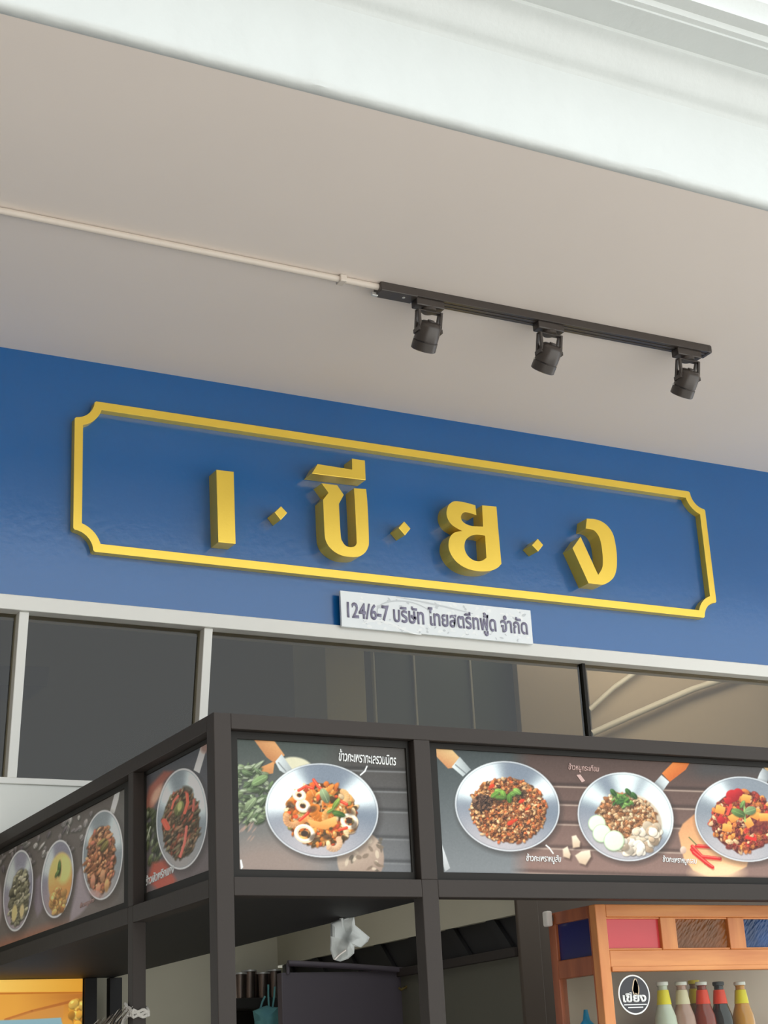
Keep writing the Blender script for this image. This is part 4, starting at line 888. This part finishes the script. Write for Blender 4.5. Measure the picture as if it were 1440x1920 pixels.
# lit menu board, dark posts, rope and twigs at the lower left
YO = YE - 0.01
ob = at(-80, 1837, 1, YO); oe = at(155, 1835, 1, YO)
zb_top = at(80, 1836, 1, YO)[2]
lb = thing('lit_menu_board', (at(60, 1900, 1, YO)[0], YO, zb_top - 0.5), 'glowing orange and yellow menu board at the lower left', 'menu board')
def paint_e():
    cv = Canvas(-90, 1825, 165, 2080); X, Y = cv.X, cv.Y
    cv.a[:] = (226, 160, 62)
    f = np.clip((1861 - Y) / 2, 0, 1)[..., None]; g = np.clip((X) / 155, 0, 1)[..., None]; cv.a = cv.a * (1 - f) + (np.array([244, 196, 92.]) * (1 - g) + np.array([226, 160, 50.]) * g) * f
    g = np.clip((X - 30) / 125, 0, 1) * np.clip((Y - 1861) / 3, 0, 1) * np.clip((1930 - Y) / 60, 0, 1); cv.put((slice(None), slice(None)), g * 0.8, (176, 100, 36))
    cv.line([(-90, 1865), (60, 1862), (155, 1861)], 3, (190, 112, 30)); cv.line([(10, 1912), (60, 1896), (140, 1876)], 5, (170, 92, 40), 0.7)
    cv.poly([(20, 1910), (60, 1897), (120, 1885), (118, 1912), (50, 1915)], (206, 140, 66), soft=4, al=0.8)
    chunks(cv, 146, 1900, 14, 24, 0, 40, [(232, 170, 60), (244, 196, 90), (206, 140, 44)], 4, 8, 1.5, dark=0.7)
    cv.poly([(-90, 1916), (60, 1911), (114, 1908), (120, 1930), (120, 2080), (-90, 2080)], (140, 176, 184), col2=(90, 140, 190), soft=2)
    return cv
o = picture('picture', paint_e(), 1, YO, ob[0], oe[0], zb_top - 0.35, zb_top, None, 0, None, lb, 1.0)
ml = bpy.data.materials.new('backlit_print'); ml.use_nodes = True; nt = ml.node_tree; bs = nt.nodes['Principled BSDF']; an = nt.nodes.new('ShaderNodeAttribute'); an.attribute_name = 'print'
nt.links.new(an.outputs['Color'], bs.inputs['Base Color']); nt.links.new(an.outputs['Color'], bs.inputs['Emission Color']); bs.inputs['Emission Strength'].default_value = 0.55
o.data.materials.clear(); o.data.materials.append(ml)
MB().box(ob[0], oe[0] + 0.004, YO + 0.002, YO + 0.03, zb_top - 0.5, zb_top).build('housing', M['black_board'], lb, 0.002)
for i, (p0, p1) in enumerate(((157, 180), (204, 227))):
    a = at(p0, 1860, 1, YO)[0]; b = at(p1, 1860, 1, YO)[0]
    o = tag(MB().box(a, b, YO - 0.01, YO + 0.02, 0, ZU + 0.0005).build('steel_post', M['black_board'], None, 0.0015), ('black post against the right edge of the glowing menu board', 'black post between two pale wall strips at the lower left')[i], 'post')

rp = thing('rope', (XL + T / 2, (yw[0] + yw[1]) / 2, 1.78), 'twisted white rope tied round the left kiosk post', 'rope')
zr = at(250, 1899, 0, XL)[2]
for dz_ in (0.0, 0.0052, -0.0052):
    pts = []
    e = 0.004
    cs = [(XL - e, yw[0] - e), (XL - e, yw[1] + e), (XL + T2 + e, yw[1] + e), (XL + T2 + e, yw[0] - e), (XL - e, yw[0] - e)]
    for i in range(4):
        for s in np.linspace(0, 1, 8, endpoint=False):
            x = cs[i][0] * (1 - s) + cs[i + 1][0] * s; y = cs[i][1] * (1 - s) + cs[i + 1][1] * s
            pts.append((x, y, zr + dz_ + 0.002 * math.sin(len(pts) * 1.3 + dz_ * 900) + (0.012 * (y - yw[0]) / (yw[1] - yw[0]))))
    pts.append(pts[0]); MB().tube(pts, 0.0032, 8).build('strand', M['rope'], rp)
q = [at(x, y, 0, XL - 0.008) for x, y in ((240, 1902), (234, 1910), (230, 1922), (229, 1940))]
MB().tube(q, 0.004, 8).build('rope_tail', M['rope'], rp)
tw = thing('dry_grass', tuple(at(215, 1960, 0, XL - 0.02)), 'spray of dry grass stems tied beside the left post', 'dry grass')
for i in range(16):
    x = 176 + i * 4.2 + random.uniform(-3, 3); y = 1922 - i * 1.6 + random.uniform(-4, 4)
    q = [at(x - 26, 1958, 0, XL - 0.02), at(x - 10, y + 12, 0, XL - 0.02), at(x + 7, y - 6 - random.uniform(0, 8), 0, XL - 0.02 - random.uniform(0, 0.02))]
    MB().tube(q, [0.0022, 0.0018, 0.0006], 6).build('stem', M['twig'] if i % 3 else M['rope'], tw)

# ------------------------------------------------------------------ wooden cabinet with coloured panes
YK = -1.395
cA = at(1115, 1695, 1, YK); XC = cA[0]; ZK = cA[2] ; XKR = at(1570, 1695, 1, YK)[0]
YKB = at(1026, 1716, 0, XC)[1]
cab = thing('wooden_cabinet', ((XC + XKR) / 2, YK, 1.02), 'varnished wooden display cabinet with coloured glass panes and bottles inside', 'cabinet')
def cz(px, py): return at(px, py, 1, YK)[2]
def cx_(px, py=1750): return at(px, py, 1, YK)[0]
def wb(name, x0, x1, y0, y1, z0, z1, mat=M['wood'], parent=cab, bev=0.002, label=None):
    return tag(MB().box(x0, x1, y0, y1, z0, z1).build(name, mat, parent, bev), label)
zA, zB, zC, zD = cz(1200, 1719), cz(1200, 1781), cz(1200, 1821), 1.02
ST = cx_(1140, 1750) - XC
wb('front_stile', XC, XC + ST, YK, YK + 0.024, zD, ZK, M['wood'])
wb('top_rail', XC + ST, XKR, YK, YK + 0.024, zA, ZK, M['wood_h'])
wb('middle_rail', XC + ST, XKR, YK, YK + 0.024, zC, zB, M['wood_h'])
wb('rail_moulding', XC + ST, XKR, YK - 0.004, YK, zC, zC + 0.010, M['wood_h'], bev=0.0015)
x1a, x1b, x2a, x2b, x3a, x3b = cx_(1241), cx_(1270), cx_(1368), cx_(1398), cx_(1492), cx_(1520)
for a, b in ((x1a, x1b), (x2a, x2b), (x3a, x3b)): wb('divider', a, b, YK + 0.001, YK + 0.023, zB, zA, M['wood'])
wb('glass_pane', XC + ST, x1a, YK + 0.010, YK + 0.014, zB, zA, M['red_glass'], bev=0, label='rose red glass pane')
wb('glass_pane', x1b, x2a, YK + 0.010, YK + 0.014, zB, zA, M['amber_glass'], bev=0, label='textured amber brown glass pane')
wb('glass_pane', x2b, x3a, YK + 0.010, YK + 0.014, zB, zA, M['navy_glass'], bev=0, label='textured navy glass pane')
def fillet(x0, x1):
    for (a, b, c_, d) in ((x0, x1, zA - 0.004, zA), (x0, x1, zB, zB + 0.004)): wb('glazing_bead', a, b, YK + 0.004, YK + 0.010, c_, d, M['wood_h'], bev=0.001)
fillet(XC + ST, x1a); fillet(x1b, x2a); fillet(x2b, x3a)
# side of the cabinet
def sy_(px, py): return at(px, py, 0, XC)[1]
ya, yb2 = sy_(1106, 1760), sy_(1043, 1770); zs1 = at(1075, 1727, 0, XC)[2]; zs2 = at(1075, 1797, 0, XC)[2]; zs3 = at(1080, 1832, 0, XC)[2]
wb('side_stile', XC, XC + 0.02, YK + 0.024, ya, zD, ZK, M['wood_shaded']); wb('side_stile', XC, XC + 0.02, yb2, YKB, zD, ZK, M['wood_shaded'])
wb('side_rail', XC, XC + 0.02, ya, yb2, zs1, ZK, M['wood_shaded']); wb('side_rail', XC, XC + 0.02, ya, yb2, zs3, zs2, M['wood_shaded'])
wb('glass_pane', XC + 0.008, XC + 0.012, ya, yb2, zs2, zs1, M['blue_glass'], bev=0, label='dark blue glass pane in the cabinet side')
wb('glass_pane', XC + 0.008, XC + 0.011, ya, yb2, zD + 0.02, zs3, M['clear_glass'], bev=0, label='clear lower pane in the cabinet side')
wb('back_panel', XC + 0.02, XKR, YKB - 0.01, YKB, zD, ZK, M['taupe_board'], bev=0); wb('top_panel', XC + 0.02, XKR, YK + 0.024, YKB - 0.01, ZK - 0.015, ZK, M['wood'], bev=0)
zSh = cz(1300, 1950) 
wb('shelf', XC + 0.02, XKR, YK + 0.03, YKB - 0.01, zSh - 0.014, zSh, M['wood'], bev=0.001)
wb('bottom_panel', XC + 0.02, XKR, YK + 0.03, YKB - 0.01, zD, zD + 0.015, M['wood'], bev=0)
wb('front_glass', XC + ST, XKR, YK + 0.010, YK + 0.013, zD, zC, M['clear_glass'], bev=0, label='clear lower front glass')
# round white shop badge on the lower glass
bc = at(1189, 1865, 1, YK + 0.008); RB = 0.0405
bd = MB().lathe([(RB, 0), (RB, 0.0012)], 48, Matrix.Translation((bc[0], YK + 0.009, bc[2])) @ Matrix.Rotation(PI / 2, 4, 'X')).build('round_badge', M['print_white'], cab); tag(bd, 'round white and dark badge on the lower glass')
Rm = Matrix.Rotation(PI / 2, 4, 'X')
MB().lathe([(RB * 0.92, 0), (RB * 0.92, 0.0006)], 48, Matrix.Translation((bc[0], YK + 0.0077, bc[2])) @ Rm).build('badge_field', M['badge_dark'], bd)
pb_ = MB()
for s in np.linspace(-0.55, 0.62, 6):
    blob(pb_, bc[0] + RB * (0.12 + 0.14 * s), bc[2] + RB * (0.38 + 0.1 * math.sin(9 * s)), RB * 0.12, RB * 0.34, -0.15 + 0.4 * s, YK + 0.0068, 10, 0.15)
pb_.build('badge_figure', M['print_cream'], bd)
text_mesh('เขียง', 'badge_lettering', M['print_white'], bd, (bc[0] - RB * 0.78, YK + 0.0066, bc[2] - RB * 0.38), (1, 0, 0.0), (0, 0, 1), (0, -1, 0), RB * 1.5, RB * 0.5, bold=0.04)
mb = MB(); 
for i, wv in enumerate((0.9, 0.6)): mb.box(bc[0] - RB * wv * 0.8, bc[0] + RB * wv * 0.8, YK + 0.0066, YK + 0.0072, bc[2] - RB * (0.52 + 0.14 * i), bc[2] - RB * (0.47 + 0.14 * i))
mb.build('badge_lines', M['print_white'], bd)

# bottles
def bottle(px, col, foil, cap_m, label, kind, depth=0.055, top=1841, rough=0.06):
    yb3 = YK + depth; p = at(px, top, 1, yb3); zt3 = p[2]; zb3 = zSh; Hh = zt3 - zb3
    r = thing('sauce_bottle', (p[0], yb3, zb3), label, 'bottle', 'sauce bottles behind the cabinet glass')
    Mt = Matrix.Translation((p[0], yb3, zb3))
    liq = pbr('liquid_' + kind, col, rough, spec=0.8, noise=0.12, nscale=25)
    R0 = 0.0245
    MB().lathe([(R0 * 0.9, 0), (R0, 0.004), (R0, Hh * 0.30), (R0 * 0.93, Hh * 0.42), (R0 * 0.72, Hh * 0.55), (R0 * 0.52, Hh * 0.68), (0.0105, Hh * 0.84), (0.0100, Hh * 0.92), (0.0115, Hh * 0.93), (0.0115, Hh * 0.96)], 28, Mt).build('glass_body', liq, r)
    MB().lathe([(0.0125, 0.0), (0.0128, 0.001), (0.0128, Hh * 0.055), (0.010, Hh * 0.062)], 24, Mt @ Matrix.Translation((0, 0, Hh * 0.94))).build('cap', cap_m, r)
    MB().lathe([(R0 * 0.62 + 0.001, 0), (0.0112 + 0.001, Hh * 0.24), (0.011, Hh * 0.245)], 24, Mt @ Matrix.Translation((0, 0, Hh * 0.615))).build('neck_foil', foil, r)
bottle(1241, (210, 216, 196), M['yellow_foil'], M['white_cap'], 'clear bottle with yellow neck foil beside the round badge', 'clear')
bottle(1276, (190, 150, 134), M['cream_label'], M['white_cap'], 'pale pinkish bottle with cream neck label, second from the badge', 'pinkish')
bottle(1300, (150, 120, 60), M['yellow_foil'], M['yellow_foil'], 'bottle with yellow neck set behind the red foiled pair', 'ochre', depth=0.11, top=1838)
bottle(1314, (140, 48, 24), M['red_foil'], M['white_cap'], 'reddish brown bottle with red neck foil', 'brown')
bottle(1346, (34, 30, 30), M['red_foil'], M['badge_dark'], 'black sauce bottle with red neck foil', 'black')
bottle(1386, (214, 148, 56), M['yellow_foil'], M['white_cap'], 'amber sauce bottle with yellow neck foil', 'amber')
# cyan capped bottle behind the side pane
p = at(1098, 1893, 1, YK + 0.09); r = thing('squeeze_bottle', (p[0], YK + 0.09, zSh), 'cream squeeze bottle with cyan nozzle behind the cabinet side pane', 'bottle')
Mt = Matrix.Translation((p[0], YK + 0.09, zSh)); Hh = p[2] - zSh
MB().lathe([(0.020, 0), (0.021, 0.003), (0.021, Hh * 0.35), (0.018, Hh * 0.45)], 24, Mt).build('body', M['cream_label'], r)
MB().lathe([(0.0185, Hh * 0.45), (0.018, Hh * 0.55), (0.008, Hh * 0.7), (0.004, Hh)], 24, Mt).build('nozzle', M['cyan_cap'], r)
# small white fixture beside the cabinet
p = at(1018, 1722, 1, YKB - 0.02)
sw = thing('wall_fixture', (p[0], YKB - 0.02, p[2]), 'small white plastic fixture beside the cabinet top', 'fixture')
MB().box(XC - 0.018, XC - 0.003, YKB - 0.026, YKB - 0.006, p[2] - 0.017, p[2] + 0.016).build('casing', M['white_plastic'], sw, 0.004, 3)
MB().box(XC - 0.003, XC + 0.0, YKB - 0.024, YKB - 0.008, p[2] - 0.006, p[2] + 0.006).build('arm', M['dark_column'], sw)
